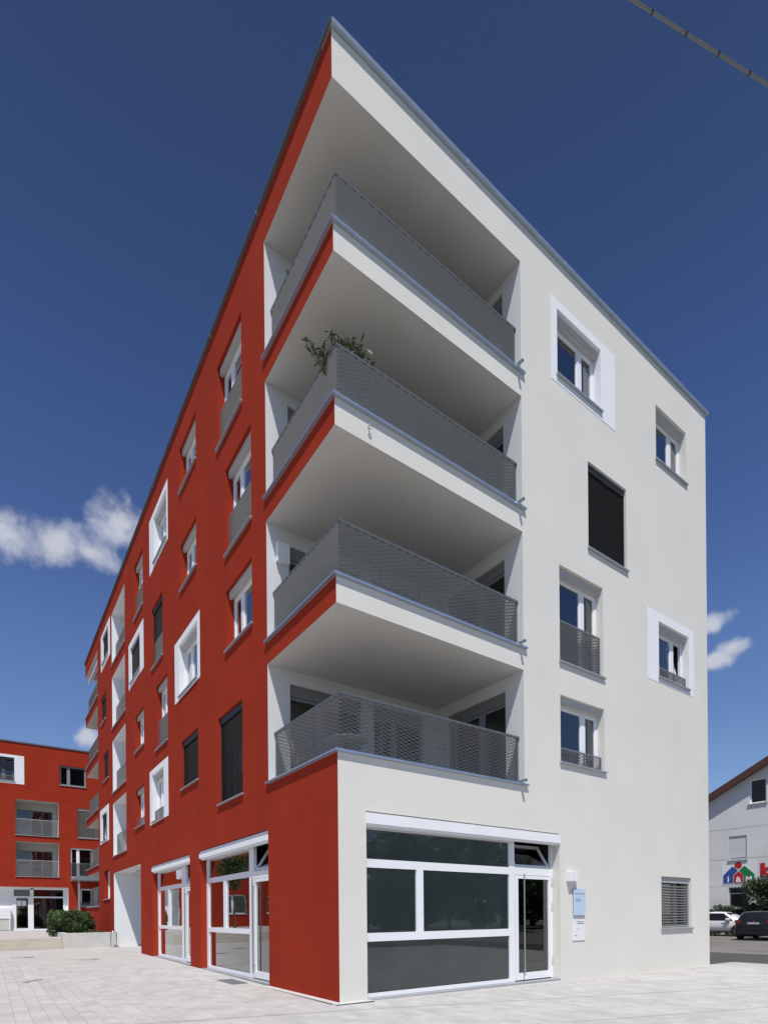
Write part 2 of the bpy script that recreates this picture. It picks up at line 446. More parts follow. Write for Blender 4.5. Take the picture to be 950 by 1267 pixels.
# ------------------------------------------------------------------ walls with openings
def wall(mb, f, s0, s1, z0, z1, holes, mi=0, d=0.0):
    S = sorted({s0, s1, *[min(max(h[0], s0), s1) for h in holes], *[min(max(h[1], s0), s1) for h in holes]})
    Zs = sorted({z0, z1, *[min(max(h[2], z0), z1) for h in holes], *[min(max(h[3], z0), z1) for h in holes]})
    for i in range(len(S) - 1):
        for j in range(len(Zs) - 1):
            a, b = (S[i] + S[i + 1]) / 2, (Zs[j] + Zs[j + 1]) / 2
            if any(h[0] < a < h[1] and h[2] < b < h[3] for h in holes): continue
            mb.quad(f, (S[i], d, Zs[j]), (S[i + 1], d, Zs[j]), (S[i + 1], d, Zs[j + 1]), (S[i], d, Zs[j + 1]), mi)
def reveal(mb, f, s0, s1, z0, z1, dep, mi=0, bottom=True):
    mb.quad(f, (s0, 0, z0), (s0, dep, z0), (s0, dep, z1), (s0, 0, z1), mi)
    mb.quad(f, (s1, 0, z0), (s1, dep, z0), (s1, dep, z1), (s1, 0, z1), mi)
    mb.quad(f, (s0, 0, z1), (s1, 0, z1), (s1, dep, z1), (s0, dep, z1), mi)
    if bottom: mb.quad(f, (s0, 0, z0), (s1, 0, z0), (s1, dep, z0), (s0, dep, z0), mi)

def mesh_panel(f, s0, s1, d, z0, z1, pitch=.035, node=.18, tilt=.0105, tall=.0064):
    """expanded metal: zigzag strands that meet at the knots, each strand leaning out at its top"""
    mb = MB(); rows = max(1, int(round((z1 - z0) / pitch))); pitch = (z1 - z0) / rows
    n = max(2, int(round((s1 - s0) / (node / 2))))
    for r in range(rows):
        zc = z0 + (r + .5) * pitch; b = len(mb.v)
        for k in range(n + 1):
            s = s0 + (s1 - s0) * k / n
            up = 1 if (k + r) % 2 else -1
            z = zc + up * pitch * .19
            mb.v += [tuple(f(s, d + tilt, z - tall)), tuple(f(s, d - tilt, z + tall))]
        for k in range(n):
            q = b + 2 * k; mb.f.append((q, q + 2, q + 3, q + 1)); mb.m.append(0)
    return mb

def slats(f, s0, s1, d, z0, z1, parent, m, pitch=.075, depth=.05):
    n = int((z1 - z0) / pitch); me = None
    one = MB(); zz = z0
    one.hexa([f(s0, d, .026), f(s1, d, .026), f(s1, d + depth, 0), f(s0, d + depth, 0),
              f(s0, d, .030), f(s1, d, .030), f(s1, d + depth, .004), f(s0, d + depth, .004)])
    me = one.mesh('slat', [m])
    for i in range(n):
        o = link('slat', me, parent); o.location = (0, 0, z0 + i * pitch)

def room(f, s0, s1, z0, z1, d0, depth, parent, m='room_wall', e=.35):
    mb = MB()
    a0, a1, y0, y1 = s0 - e, s1 + e, z0 - .3, z1 + .15
    mb.quad(f, (a0, d0 + depth, y0), (a1, d0 + depth, y0), (a1, d0 + depth, y1), (a0, d0 + depth, y1))
    for a in (a0, a1): mb.quad(f, (a, d0, y0), (a, d0 + depth, y0), (a, d0 + depth, y1), (a, d0, y1))
    for z in (y0, y1): mb.quad(f, (a0, d0, z), (a1, d0, z), (a1, d0 + depth, z), (a0, d0 + depth, z))
    # inner face of the wall round the opening
    for q in ((a0, s0, y0, y1), (s1, a1, y0, y1), (s0, s1, y0, z0), (s0, s1, z1, y1)):
        mb.quad(f, (q[0], d0, q[2]), (q[1], d0, q[2]), (q[1], d0, q[3]), (q[0], d0, q[3]))
    return mb.build('room', m, parent)

def bars(mb, f, d0, d1, lst):
    for a0, a1, z0, z1 in lst: mb.box(f, a0, a1, d0, d1, z0, z1)
def pane(f, a0, a1, d, z0, z1, parent, m='glass'):
    q = [f(a0, d, z0), f(a1, d, z0), f(a1, d, z1), f(a0, d, z1)]
    return glass_poly(q, f, m, parent)
def glass_poly(q, f, m, parent):            # the pane's front looks out of the wall
    n = (q[1] - q[0]).cross(q[2] - q[0])
    if n.dot(f.dd) > 0: q = q[::-1]
    return MB().poly(q).build('pane', m, parent, recalc=False)

def guard_rail(f, s0, s1, d, z0, z1, parent, m='mesh_metal'):
    g = MB()
    w = .03
    g.box(f, s0, s1, d - .012, d + .012, z1 - .028, z1)
    for a in (s0, s1 - w): g.box(f, a, a + w, d - .012, d + .012, z0, z1 - .028)
    mid = s0 + (s1 - s0) * .60
    if s1 - s0 > .8: g.box(f, mid, mid + .035, d + .014, d + .03, z0, z1 - .03)
    p = mesh_panel(f, s0 + w, s1 - w, d, z0, z1 - .03)
    b = len(g.v); g.v += p.v; g.f += [tuple(b + i for i in q) for q in p.f]; g.m += p.m
    return g.build('guard_rail', m, parent, recalc=False)

def window(parent, f, s0, s1, z0, z1, dep=.2, rail=None, blind=None, box=True, curtain=None, frame='frame_white',
           surround=None, tilt_open=False, mull=.665, sill=True, reveal_mb=None, blind_mat='dark_blind', blind_to=None):
    if blind: frame = 'frame_grey'
    fr = MB(); t = .075; d0, d1 = dep - .005, dep + .065
    zt = z1 - (.13 if box else 0)
    bars(fr, f, d0, d1, [(s0 + .002, s0 + t, z0 + .002, zt), (s1 - t, s1 - .002, z0 + .002, zt), (s0 + t, s1 - t, z0 + .002, z0 + t), (s0 + t, s1 - t, zt - t, zt)])
    m = s0 + (s1 - s0) * mull
    if mull: bars(fr, f, d0, d1, [(m - .075, m + .075, z0 + t, zt - t)])
    # thin sash step inside the frame
    spans = [(s0 + t, m - .075), (m + .075, s1 - t)] if mull else [(s0 + t, s1 - t)]
    for k, (a, b) in enumerate(spans):
        if tilt_open and k == 1: continue
        q = .028
        bars(fr, f, d0 + .018, d1, [(a, a + q, z0 + t, zt - t), (b - q, b, z0 + t, zt - t), (a + q, b - q, z0 + t, z0 + t + q), (a + q, b - q, zt - t - q, zt - t)])
    w = fr.build('window', frame, parent)
    for k, (a, b) in enumerate(spans):
        if tilt_open and k == 1:
            # bottom-hung casement tilted inwards at the top
            za, zb = z0 + t, zt - t; lean = .22
            P = lambda s, z, e: f(s, dep + .03 + e + lean * (z - za) / (zb - za), z)
            sm = MB(); q = .05
            for (x0, x1, y0, y1) in ((a, a + q, za, zb), (b - q, b, za, zb), (a + q, b - q, za, za + q), (a + q, b - q, zb - q, zb)):
                sm.hexa([P(x0, y0, 0), P(x1, y0, 0), P(x1, y0, .05), P(x0, y0, .05), P(x0, y1, 0), P(x1, y1, 0), P(x1, y1, .05), P(x0, y1, .05)])
            sm.build('casement', frame, w)
            glass_poly([P(a + q, za + q, .02), P(b - q, za + q, .02), P(b - q, zb - q, .02), P(a + q, zb - q, .02)], f, 'glass', w)
        else:
            pane(f, a + .028, b - .028, dep + .035, z0 + t + .028, zt - t - .028, w)
    if box:
        bx = MB(); bx.box(f, s0 + .004, s1 - .004, .075, dep - .002, z1 - .13, z1 - .004)
        bx.box(f, s0 + .004, s1 - .004, .095, .14, z1 - .155, z1 - .131)
        bx.build('blind_box', 'blind_box', w)
    if sill:
        sm = MB()
        sm.hexa([f(s0 - .04, -.055, z0 - .045), f(s1 + .04, -.055, z0 - .045), f(s1 + .04, -.002, z0 - .045), f(s0 - .04, -.002, z0 - .045),
                 f(s0 - .04, -.055, z0 - .008), f(s1 + .04, -.055, z0 - .008), f(s1 + .04, -.002, z0 + .006), f(s0 - .04, -.002, z0 + .006)])
        sm.hexa([f(s0 + .003, -.0019, z0 - .01), f(s1 - .003, -.0019, z0 - .01), f(s1 - .003, dep - .006, z0 - .01), f(s0 + .003, dep - .006, z0 - .01),
                 f(s0 + .003, -.0019, z0 + .006), f(s1 - .003, -.0019, z0 + .006), f(s1 - .003, dep - .006, z0 + .03), f(s0 + .003, dep - .006, z0 + .03)])
        sm.build('sill', 'sill_metal', w)
    if surround:
        a0, a1, y0, y1 = surround; sb = MB(); e = -.006
        for q in ((a0, s0, y0, y1), (s1, a1, y0, y1), (s0, s1, y0, z0), (s0, s1, z1, y1)):
            sb.box(f, q[0], q[1], e, .0, q[2], q[3])
        sb.build('surround', 'white_paint', w)
    if rail: guard_rail(f, s0 + .01, s1 - .01, .09, z0 + .05, z0 + rail, w)
    if blind:
        vb = MB(); vb.box(f, s0 + .01, s1 - .01, .05, .13, z1 - .16, z1 - .005)
        zb = blind_to if blind_to else z0 + .03
        for a in (s0 + .006, s1 - .036): vb.box(f, a, a + .03, .06, .12, z0 + .035, z1 - .161)
        vb.box(f, s0 + .04, s1 - .04, .07, .11, zb, zb + .03)
        v = vb.build('venetian_blind', blind_mat, parent)
        slats(f, s0 + .038, s1 - .038, .07, zb + .035, z1 - .17, v, blind_mat)
    if curtain:
        a, b, cm = curtain; cb = MB(); n = 24
        for k in range(n):
            x0, x1 = s0 + (s1 - s0) * (a + (b - a) * k / n), s0 + (s1 - s0) * (a + (b - a) * (k + 1) / n)
            w0, w1 = dep + .16 + .025 * math.sin(k * 1.9), dep + .16 + .025 * math.sin((k + 1) * 1.9)
            cb.quad(f, (x0, w0, z0), (x1, w1, z0), (x1, w1, zt), (x0, w0, zt))
        cb.build('curtain', cm, w)
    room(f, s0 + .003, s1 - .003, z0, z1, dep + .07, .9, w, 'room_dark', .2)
    return w

# ------------------------------------------------------------------ the corner building
B = empty('apartment_building', 'five storey corner apartment block with red plaster side, off white front and stacked corner loggias', 'apartment building')
TOP = 16.03; WE = 12.57; RE = 28.38; FL0 = 24.1
LOGS = [(4.14, 6.59), (7.03, 9.51), (9.97, 12.37), (12.84, 15.22)]      # band top, soffit of each corner loggia
FLOGS = LOGS + [(2.0, 3.80)]
wwin = [  # s0, s1, z0, z1, options
    (5.76, 7.39, 13.50, 14.96, dict(surround=(5.55, 7.98, 13.30, 15.16), curtain=(0.02, .99, 'curtain'))),
    (9.86, 11.43, 13.50, 14.94, dict(curtain=(0.02, .99, 'curtain'))),
    (6.86, 8.44, 10.03, 12.06, dict(blind=True, box=False, dep=.2)),
    (5.77, 7.41, 7.10, 9.25, dict(rail=.98, curtain=(.66, .98, 'brown_curtain'))),
    (5.77, 7.43, 4.84, 6.34, dict(rail=.36, curtain=(.66, .98, 'brown_curtain'))),
    (9.91, 11.48, 7.73, 9.20, dict(rail=.32, tilt_open=True, surround=(9.38, 11.77, 7.56, 9.43))),
    (9.94, 11.52, 1.02, 2.41, dict(blind=True, box=False, blind_mat='light_blind', dep=.2, frame='frame_grey')),
]
rwin = [
    (4.05, 5.66, 12.95, 14.95, dict(rail=.95)),
    (7.40, 8.96, 13.92, 15.20, dict()),
    (10.46, 12.09, 13.50, 15.00, dict(surround=(10.30, 12.73, 13.33, 15.21))),
    (13.80, 15.29, 12.92, 14.93, dict(rail=.95)),
    (20.98, 22.58, 13.90, 15.20, dict(surround=(20.45, 23.0, 13.62, 15.36), blind=True, box=False)),
    (3.55, 5.13, 10.06, 12.09, dict(rail=.95)),
    (7.43, 8.95, 11.04, 12.35, dict()),
    (11.04, 12.50, 10.00, 12.05, dict(rail=.9, blind=True, box=False, blind_to=10.95)),
    (14.36, 16.04, 10.73, 12.10, dict(rail=.32, surround=(13.75, 16.37, 10.54, 12.33), blind=True, box=False, blind_to=11.05)),
    (21.65, 23.12, 11.03, 12.33, dict(blind=True, box=False)),
    (3.55, 5.15, 7.79, 9.20, dict(rail=.14)),
    (7.41, 9.16, 7.99, 9.50, dict(surround=(7.18, 9.64, 7.89, 9.69))),
    (10.52, 12.00, 7.10, 9.20, dict(rail=.95)),
    (13.80, 15.26, 7.79, 9.16, dict()),
    (21.10, 22.55, 8.09, 9.41, dict(blind=True, box=False)),
    (4.17, 5.77, 4.22, 6.34, dict(blind=True, box=False)),
    (7.41, 9.00, 5.20, 6.60, dict(blind=True, box=False)),
    (11.06, 12.61, 4.74, 6.35, dict(rail=.38, surround=(10.50, 12.96, 4.66, 6.54))),
    (13.84, 15.33, 4.88, 6.31, dict(rail=.32)),
    (21.70, 23.19, 5.21, 6.54, dict(surround=(21.13, 23.65, 5.10, 6.82), blind=True, box=False, blind_to=5.95)),
    (21.05, 22.72, 2.33, 3.70, dict(box=False)),
]
niche = [(17.10, 20.05, 4.22, 6.60), (17.10, 20.05, 7.10, 9.46), (17.10, 20.05, 10.03, 12.34), (17.10, 20.05, 12.90, 15.22)]
SFW = (.55, 5.70, -.05, 3.22)
S1 = (2.81, 7.32, .02, 3.22); S2 = (8.27, 12.69, .05, 3.22); PAS = (14.54, 20.0, -.1, 3.44)

wh = [(0, LR, a, b) for a, b in LOGS] + [w[:4] for w in wwin] + [SFW]
mb = MB(); wall(mb, WHITE, 0, WE, -.3, TOP, wh)
for w in wwin: reveal(mb, WHITE, *w[:4], w[4].get('dep', .2) + .07, 1 if w[4].get('surround') else 0)
reveal(mb, WHITE, *SFW, .30, 0)
mb.build('white_wall', ['white_plaster', 'white_paint'], B, recalc=False)

rh = [(0, LL, a, b) for a, b in LOGS] + [(FL0, RE, a, b) for a, b in FLOGS] + [w[:4] for w in rwin] + niche + [S1, S2, PAS]
mb = MB(); wall(mb, RED, 0, RE, -.3, TOP, rh)
for w in rwin: reveal(mb, RED, *w[:4], w[4].get('dep', .2) + .07, 1 if w[4].get('surround') else 0)
reveal(mb, RED, *S1, .26, 0); reveal(mb, RED, *S2, .26, 0)
mb.build('red_wall', ['red_plaster', 'white_paint'], B, recalc=False)

# the two sides turned away, and the roof
ENDY = F((0, RE), (1, 0), (0, -1)); BACKX = F((WE, 0), (0, 1), (-1, 0))
mb = MB(); wall(mb, ENDY, 0, WE, -.3, TOP, [(0, LR, a, b) for a, b in FLOGS])
mb.build('end_wall', 'red_plaster', B, recalc=False)
mb = MB(); wall(mb, BACKX, 0, RE, -.3, TOP, [(14.54, 20.0, -.1, 3.44)]); mb.build('rear_wall', 'white_plaster', B, recalc=False)
MB().poly([(0, 0, TOP), (WE, 0, TOP), (WE, RE, TOP), (0, RE, TOP)]).build('roof', 'roof_gravel', B, recalc=False)
cp = MB(); o_ = .07; zc0, zc1 = TOP + .004, TOP + .075
cp.box(XYZ, -.022, WE + o_, -o_, .30, zc0, zc1); ce = MB(); ce.box(XYZ, -.065, .30, .301, RE + o_, zc0, zc0 + .022); ce.box(XYZ, -.065, -.0225, -o_ + .004, .3005, zc0, zc0 + .022); ce.build('shaded_roof_edge', 'rail_metal', B)  # red-side edge in dark metal: the coping's shaded underside put into the colour
cp.box(XYZ, WE - .30, WE + o_, .301, RE + o_, zc0, zc1); cp.box(XYZ, .301, WE - .301, RE - .3, RE + o_, zc0, zc1)
for x in (3.0, 6.0, 9.0): cp.box(XYZ, x, x + .03, -o_ - .002, .29, zc0 - .003, zc1 + .003)
for y in (3.0, 6.0, 9.0, 12.0, 15.0, 18.0, 21.0, 24.0): cp.box(XYZ, -.067, .29, y, y + .03, zc0 - .002, zc0 + .024)
cp.build('roof_coping', 'coping_metal', B)
pn = MB()
for x, y in ((.02, 1.1), (.02, 4.3), (.02, 9.0), (.02, 15.0)): pn.box(XYZ, x, x + .015, y, y + .015, zc1 + .001, zc1 + .10)
pn.build('lightning_pin', 'steel', B)

# corner loggias
SILLS = [a + .04 for a, b in LOGS]
near_rails = {}
def loggia(k, far):
    zb, zs = FLOGS[k]; ztop = zb + .04
    X = LR
    if far: y0, y1 = FL0, RE; ry = FL0; yo = RE
    else: y0, y1 = 0, LL; ry = LL; yo = 0
    # ceiling, and the floor on top of the band below
    sl_ = MB(); sl_.poly([(0, y0, zs), (X, y0, zs), (X, y1, zs), (0, y1, zs)], 0)
    fz = zb - .03
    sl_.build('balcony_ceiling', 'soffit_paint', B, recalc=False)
    MB().poly([(0, y0, fz), (X, y0, fz), (X, y1, fz), (0, y1, fz)]).build('balcony_floor', 'balcony_slabs', B, recalc=False)
    # the two white walls at the back, with their glass doors
    fL = F((0, ry), (1, 0), (0, -1 if far else 1)); fR = F((X, yo), (0, -1 if far else 1), (1, 0))
    dep = (y1 - y0)
    zh = min(zb + 2.17, zs - .1)
    dl = [(.50, 2.30, fz, zh), (2.62, 4.10, fz, zh)]; dr = [(.515, 2.42, fz, zh)]
    wb = MB(); wall(wb, fL, 0, X, fz, zs, dl); wall(wb, fR, 0, dep, fz, zs, dr)
    for h in dl: reveal(wb, fL, *h, .16, 0, False)
    for h in dr: reveal(wb, fR, *h, .16, 0, False)
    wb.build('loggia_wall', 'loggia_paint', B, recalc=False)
    if not far:
        for f, hs_ in ((fL, dl), (fR, dr)):
            for (a, b, z0, z1) in hs_:
                d0, d1 = .08, .15; t = .055; zt = z1 - .24
                m = a + (b - a) * .42
                g = MB(); bars(g, f, d0, d1, [(a + .002, a + t, z0, zt), (b - t, b - .002, z0, zt), (a + t, b - t, zt - t, zt), (a + t, b - t, z0, z0 + .1), (m - .085, m + .085, z0 + .1, zt - t)])
                dr_ = g.build('glass_door', 'frame_grey', B)
                pane(f, a + t, m - .085, .115, z0 + .1, zt - t, dr_); pane(f, m + .085, b - t, .115, z0 + .1, zt - t, dr_)
                MB().box(f, a + .002, b - .002, .05, .15, zt + .001, z1 - .002).build('blind_box', 'door_box', dr_)
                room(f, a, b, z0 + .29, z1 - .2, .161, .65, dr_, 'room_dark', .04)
    # metal flashing on the parapet band
    fl = MB(); o_ = .06
    if not far:
        fl.box(WHITE, -o_, X + .08, -o_, -.001, zb + .002, ztop); fl.box(WHITE, 0, X - .002, 0, .34, zb + .002, ztop)
        fl.box(RED, 0, LL + .06, -o_, -.001, zb + .008, ztop); fl.box(RED, .341, LL - .002, 0, .34, zb + .002, ztop)
    else:
        fl.box(RED, FL0 - .06, RE + o_, -o_, -.001, zb - .01, ztop); fl.box(RED, FL0 + .002, RE, 0, .34, zb + .002, ztop)
        fl.box(F((0, RE), (1, 0), (0, -1)), .0, X, -o_, -.001, zb - .01, ztop)
    fl.build('parapet_flashing', 'coping_metal', B)
    # balustrade of expanded metal
    ins = .14; H = 1.02; z0 = ztop + .012
    bal = MB()
    def frame(f, a0, a1, ends):
        bal.box(f, a0, a1, ins - .012, ins + .03, z0 + H - .045, z0 + H)
        for a in ends: bal.box(f, a, a + .06, ins + .02, ins + .05, z0, z0 + H - .046)
        n = 4 if a1 - a0 > 3.2 else 2
        for i in range(1, n + 1):
            a = a0 + (a1 - a0) * i / (n + 1); bal.box(f, a - .022, a + .022, ins + .032, ins + .05, z0 - .1, z0 + H - .046)
        bal.box(f, a0, a1, ins - .006, ins + .02, z0, z0 + .02)
    if not far:
        frame(WHITE, ins - .012, LR - .002, (LR - .058,)); frame(RED, ins + .031, LL - .002, (LL - .058,))
        runs = [(WHITE, ins, LR - .06), (RED, ins, LL - .06)]
    else:
        fe = F((0, RE), (1, 0), (0, -1))
        frame(RED, FL0 + .002, RE - ins, (FL0 + .003,)); frame(fe, ins + .031, LR - .002, (LR - .058,))
        runs = [(RED, FL0 + .06, RE - ins), (fe, ins, LR - .06)]
    b_ = bal.build('balustrade', 'rail_metal', B)
    for i, (f, a0, a1) in enumerate(runs):
        key = (far, i)
        if key not in near_rails: near_rails[key] = mesh_panel(f, a0, a1, ins, .02, H - .03).mesh('mesh_panel', ['mesh_metal'], recalc=False)
        p = link('mesh_panel', near_rails[key], b_); p.location = (0, 0, z0)
    if not far:
        sp = MB(); P = [WHITE(4.42, .05, zb + .085), WHITE(4.42, -.17, zb + .075)]
        sp.tube(P, .034, 10); sp.tube([P[1] + Vector((0, -.001, 0)), P[1] + Vector((0, -.002, 0))], .026, 10, 1)
        sp.build('water_spout', ['coping_metal', 'dark_joint'], B)
for k in range(4): loggia(k, False)
for k in range(5): loggia(k, True)
MB().box(RED, 24.3, 28.2, .12, .30, 14.93, 15.12).build('awning_cassette', 'white_paint', B, bevel=.02)
MB().box(RED, 24.3, 28.2, .10, .14, 14.84, 14.929).build('awning_bar', 'frame_white', B)

for (a, b, c, d, o) in wwin: window(B, WHITE, a, b, c, d, **o)
for (a, b, c, d, o) in rwin: window(B, RED, a, b, c, d, **o)

# white lined loggias set into the red side
for (a, b, z0, z1) in niche:
    n = MB(); dep = 1.7; reveal(n, RED, a, b, z0, z1, dep)
    wall(n, RED, a, b, z0, z1, [(a + .5, b - .6, z0, z0 + 2.1)], 0, dep)
    n.build('recessed_loggia', 'white_paint', B, recalc=False)
    g = MB(); bars(g, RED, dep + .03, dep + .09, [(a + .5, a + .56, z0, z0 + 2.1), (b - .66, b - .6, z0, z0 + 2.1), (a + .56, b - .66, z0 + 2.04, z0 + 2.1), (a + 1.3, a + 1.4, z0, z0 + 2.04)])
    g_ = g.build('glass_door', 'frame_white', B)
    pane(RED, a + .56, b - .66, dep + .06, z0, z0 + 2.04, g_)
    room(RED, a + .5, b - .6, z0 + .3, z0 + 2.1, dep + .1, 1.5, g_, 'room_dark')
    guard_rail(RED, a + .003, b - .003, .17, z0 + .05, z0 + 1.0, B)
    MB().box(RED, a - .04, b + .04, -.05, -.001, z0 - .045, z0 - .005).build('sill', 'sill_metal', B)

# passage through the ground floor
ps = MB()
a, b, z0, z1 = PAS
reveal(ps, RED, a, b, z0, z1, WE, 0, False)
ps.build('passage_lining', 'white_paint', B, recalc=False)
sheet('pavement', [0.0, WE], [a, b], lambda x, y: gz(0, y) - .012, 'paving_far')
pl = MB(); pl.box(RED, 17.6, 18.6, .45, .62, z1 - .07, z1 - .002); pl.build('ceiling_lamp', 'plastic_grey', B)

# shop fronts
def tilted_pane(f, a0, a1, d, z0, z1, lean, parent):
    P = lambda s, z, e: f(s, d + e + lean * (z - z0) / (z1 - z0), z)
    sm = MB(); q = .06
    for (x0, x1, y0, y1) in ((a0, a0 + q, z0, z1), (a1 - q, a1, z0, z1), (a0 + q, a1 - q, z0, z0 + q), (a0 + q, a1 - q, z1 - q, z1)):
        sm.hexa([P(x0, y0, 0), P(x1, y0, 0), P(x1, y0, .05), P(x0, y0, .05), P(x0, y1, 0), P(x1, y1, 0), P(x1, y1, .05), P(x0, y1, .05)])
    c = sm.build('casement', 'frame_white', parent)
    glass_poly([P(a0 + q, z0 + q, .03), P(a1 - q, z0 + q, .03), P(a1 - q, z1 - q, .03), P(a0 + q, z1 - q, .03)], f, 'shop_glass', parent)
def shop_front(f, o, d, zb, left, vbar, mull, door, right, h1, h2, handle):
    """o: opening; left: frame edge next to the panes; mull, door: spans"""
    a0, a1, _, z1 = o; zl = 3.0
    fr = MB(); d0, d1 = d, d + .07
    fixed = (left, mull[0]) if mull[0] > left else (mull[1], left)
    lo, hi = min(fixed), max(fixed)
    dl, dh = door
    B_ = [(a0, lo if lo < mull[0] else dl, zb, zl), (hi if hi > mull[1] else dh, a1, zb, zl)]
    B_ += [(mull[0], mull[1], zb, zl), (lo, hi, zb, zb + .07), (lo, hi, h1[0], h1[1]), (lo, hi, h2[0], h2[1]), (vbar[0], vbar[1], h2[1], h1[0]), (lo, hi, zl - .05, zl), (dl, dh, 2.28, 2.44)]
    bars(fr, f, d0, d1, B_)
    s = fr.build('shop_front', 'frame_white', B)
    pd = d + .035
    if f is WHITE:
        for (x0, x1, y0, y1) in ((lo, hi, h1[1], zl - .05), (lo, vbar[0], h2[1], h1[0]), (vbar[1], hi, h2[1], h1[0]), (lo, hi, zb + .07, h2[0])):
            MB().quad(f, (x0 + .01, d + .062, y0 + .01), (x1 - .01, d + .062, y0 + .01), (x1 - .01, d + .062, y1 - .01), (x0 + .01, d + .062, y1 - .01)).build('privacy_film', 'milky_film', s)
    sg_ = 'front_glass' if f is WHITE else 'shop_glass'
    pane(f, lo, hi, pd, h1[1], zl - .05, s, sg_); pane(f, lo, hi, pd, zb + .07, h2[0], s, sg_)
    pane(f, lo, vbar[0], pd, h2[1], h1[0], s, sg_); pane(f, vbar[1], hi, pd, h2[1], h1[0], s, sg_)
    q = MB(); t = .10
    bars(q, f, d - .012, d + .058, [(dl + .012, dl + t, zb + .02, 2.27), (dh - t, dh - .012, zb + .02, 2.27), (dl + t, dh - t, zb + .02, zb + .17), (dl + t, dh - t, 2.2, 2.27)])
    q.build('shop_door', 'frame_white', s)
    pane(f, dl + t, dh - t, d + .02, zb + .17, 2.2, s, 'shop_glass')
    tilted_pane(f, dl + .02, dh - .02, d + .0, 2.45, 2.98, .34, s)
    hb = MB(); hb.tube([f(handle, d - .075, zb + .12), f(handle, d - .075, 2.3)], .017, 10)
    for z in (zb + .3, 2.1): hb.tube([f(handle, d - .075, z), f(handle, d - .01, z)], .011, 8)
    hb.build('door_handle', 'steel', s, smooth=False)
    hg = MB()
    far_s = dl if abs(handle - dl) > abs(handle - dh) else dh
    for z in (.35, 1.55, 2.1): hg.box(f, far_s - .018, far_s + .018, d - .03, d - .013, z, z + .14)
    hg.build('hinge', 'plastic_grey', s)
    lb = MB(); lb.box(f, a0 + .002, a1 - .002, -.03, .10, zl + .005, zl + .115 if f is RED else z1 - .03); lb.box(f, a0 + .002, a1 - .002, .02, .10, zl - .035, zl + .004)
    if f is RED: MB().hexa([f(a0 + .002, -.03, zl + .116), f(a1 - .002, -.03, zl + .116), f(a1 - .002, .10, zl + .116), f(a0 + .002, .10, zl + .116), f(a0 + .002, .012, z1 - .012), f(a1 - .002, .012, z1 - .012), f(a1 - .002, .10, z1 - .012), f(a0 + .002, .10, z1 - .012)]).build('shutter_hood', 'sill_metal', s)
    lb.build('shutter_box', 'white_paint', s)
    MB().box(f, a0 + .01, a1 - .01, .0, d + .07, zb - .05, zb - .004).build('threshold', 'sill_metal', s)
    rm = MB(); e = 4.5; y0 = zb - .02
    A0, A1 = a0 - .2, a1 + .2
    if f is WHITE: e = 3.0; A0 = .5
    else: e = 3.4; A1 = min(A1, 14.4)
    rm.quad(f, (A0, d + e, y0), (A1, d + e, y0), (A1, d + e, 3.3), (A0, d + e, 3.3))
    for a in (A0, A1): rm.quad(f, (a, d + .08, y0), (a, d + e, y0), (a, d + e, 3.3), (a, d + .08, 3.3))
    for z in (y0, 3.3): rm.quad(f, (A0, d + .08, z), (A1, d + .08, z), (A1, d + e, z), (A0, d + e, z))
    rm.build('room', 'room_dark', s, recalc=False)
    return s
shop_front(WHITE, SFW, .21, .0, .69, (1.80, 1.96), (4.30, 4.46), (4.46, 5.66), None, (2.28, 2.43), (.98, 1.13), 4.68)
shop_front(RED, S1, .17, .05, 7.17, (5.80, 6.00), (4.00, 4.27), (2.86, 4.00), None, (2.34, 2.47), (1.03, 1.15), 3.92)
shop_front(RED, S2, .17, .08, 12.55, (11.12, 11.34), (9.25, 9.72), (8.32, 9.25), None, (2.34, 2.47), (1.04, 1.15), 9.17)

# small fixtures on the walls
hk = MB(); c = WHITE(.66, -.05, 9.76)
for k in range(12):
    a, b = 2 * math.pi * k / 12, 2 * math.pi * (k + 1) / 12
    hk.tube([c + Vector((.032 * math.cos(a), 0, .032 * math.sin(a))), c + Vector((.032 * math.cos(b), 0, .032 * math.sin(b)))], .008, 6)
hk.tube([WHITE(.66, .0, 9.80), WHITE(.66, -.06, 9.80)], .012, 6); hk.build('wall_ring', 'blind_box', B)
MB().box(WHITE, 5.92, 6.21, -.13, -.002, 2.16, 2.39).build('alarm_box', 'sign_white', None, bevel=.012)
tag(bpy.data.objects['alarm_box'], 'small white box mounted on the off white wall above the blue sign', 'wall box')
sg = empty('wall_sign', 'pale blue upright glass sign beside the shop door', 'sign', loc=None)
MB().box(WHITE, 6.14, 6.57, -.045, -.028, 1.40, 2.0).build('sign_plate', 'sign_blue', sg, bevel=.004)
MB().box(WHITE, 6.19, 6.52, -.027, -.002, 1.45, 1.95).build('backing', 'sign_white', sg)
tx = MB()
for z, a, b in ((1.885, 6.17, 6.55), (1.76, 6.19, 6.38), (1.72, 6.19, 6.41)): tx.box(WHITE, a, b, -.0475, -.0455, z, z + .012)
tx.build('lettering', 'ink', sg)
nt_ = empty('notice_plate', 'white notice plate with small print mounted under the blue sign', 'notice')
MB().box(WHITE, 6.13, 6.58, -.018, -.002, .82, 1.31).build('plate', 'sign_white', nt_, bevel=.003)
tx = MB()
for z, a, b in ((1.24, 6.24, 6.52), (1.20, 6.30, 6.54), (1.08, 6.30, 6.35), (.93, 6.19, 6.26)): tx.box(WHITE, a, b, -.0205, -.0185, z, z + .014)
tx.build('print', 'ink', nt_)

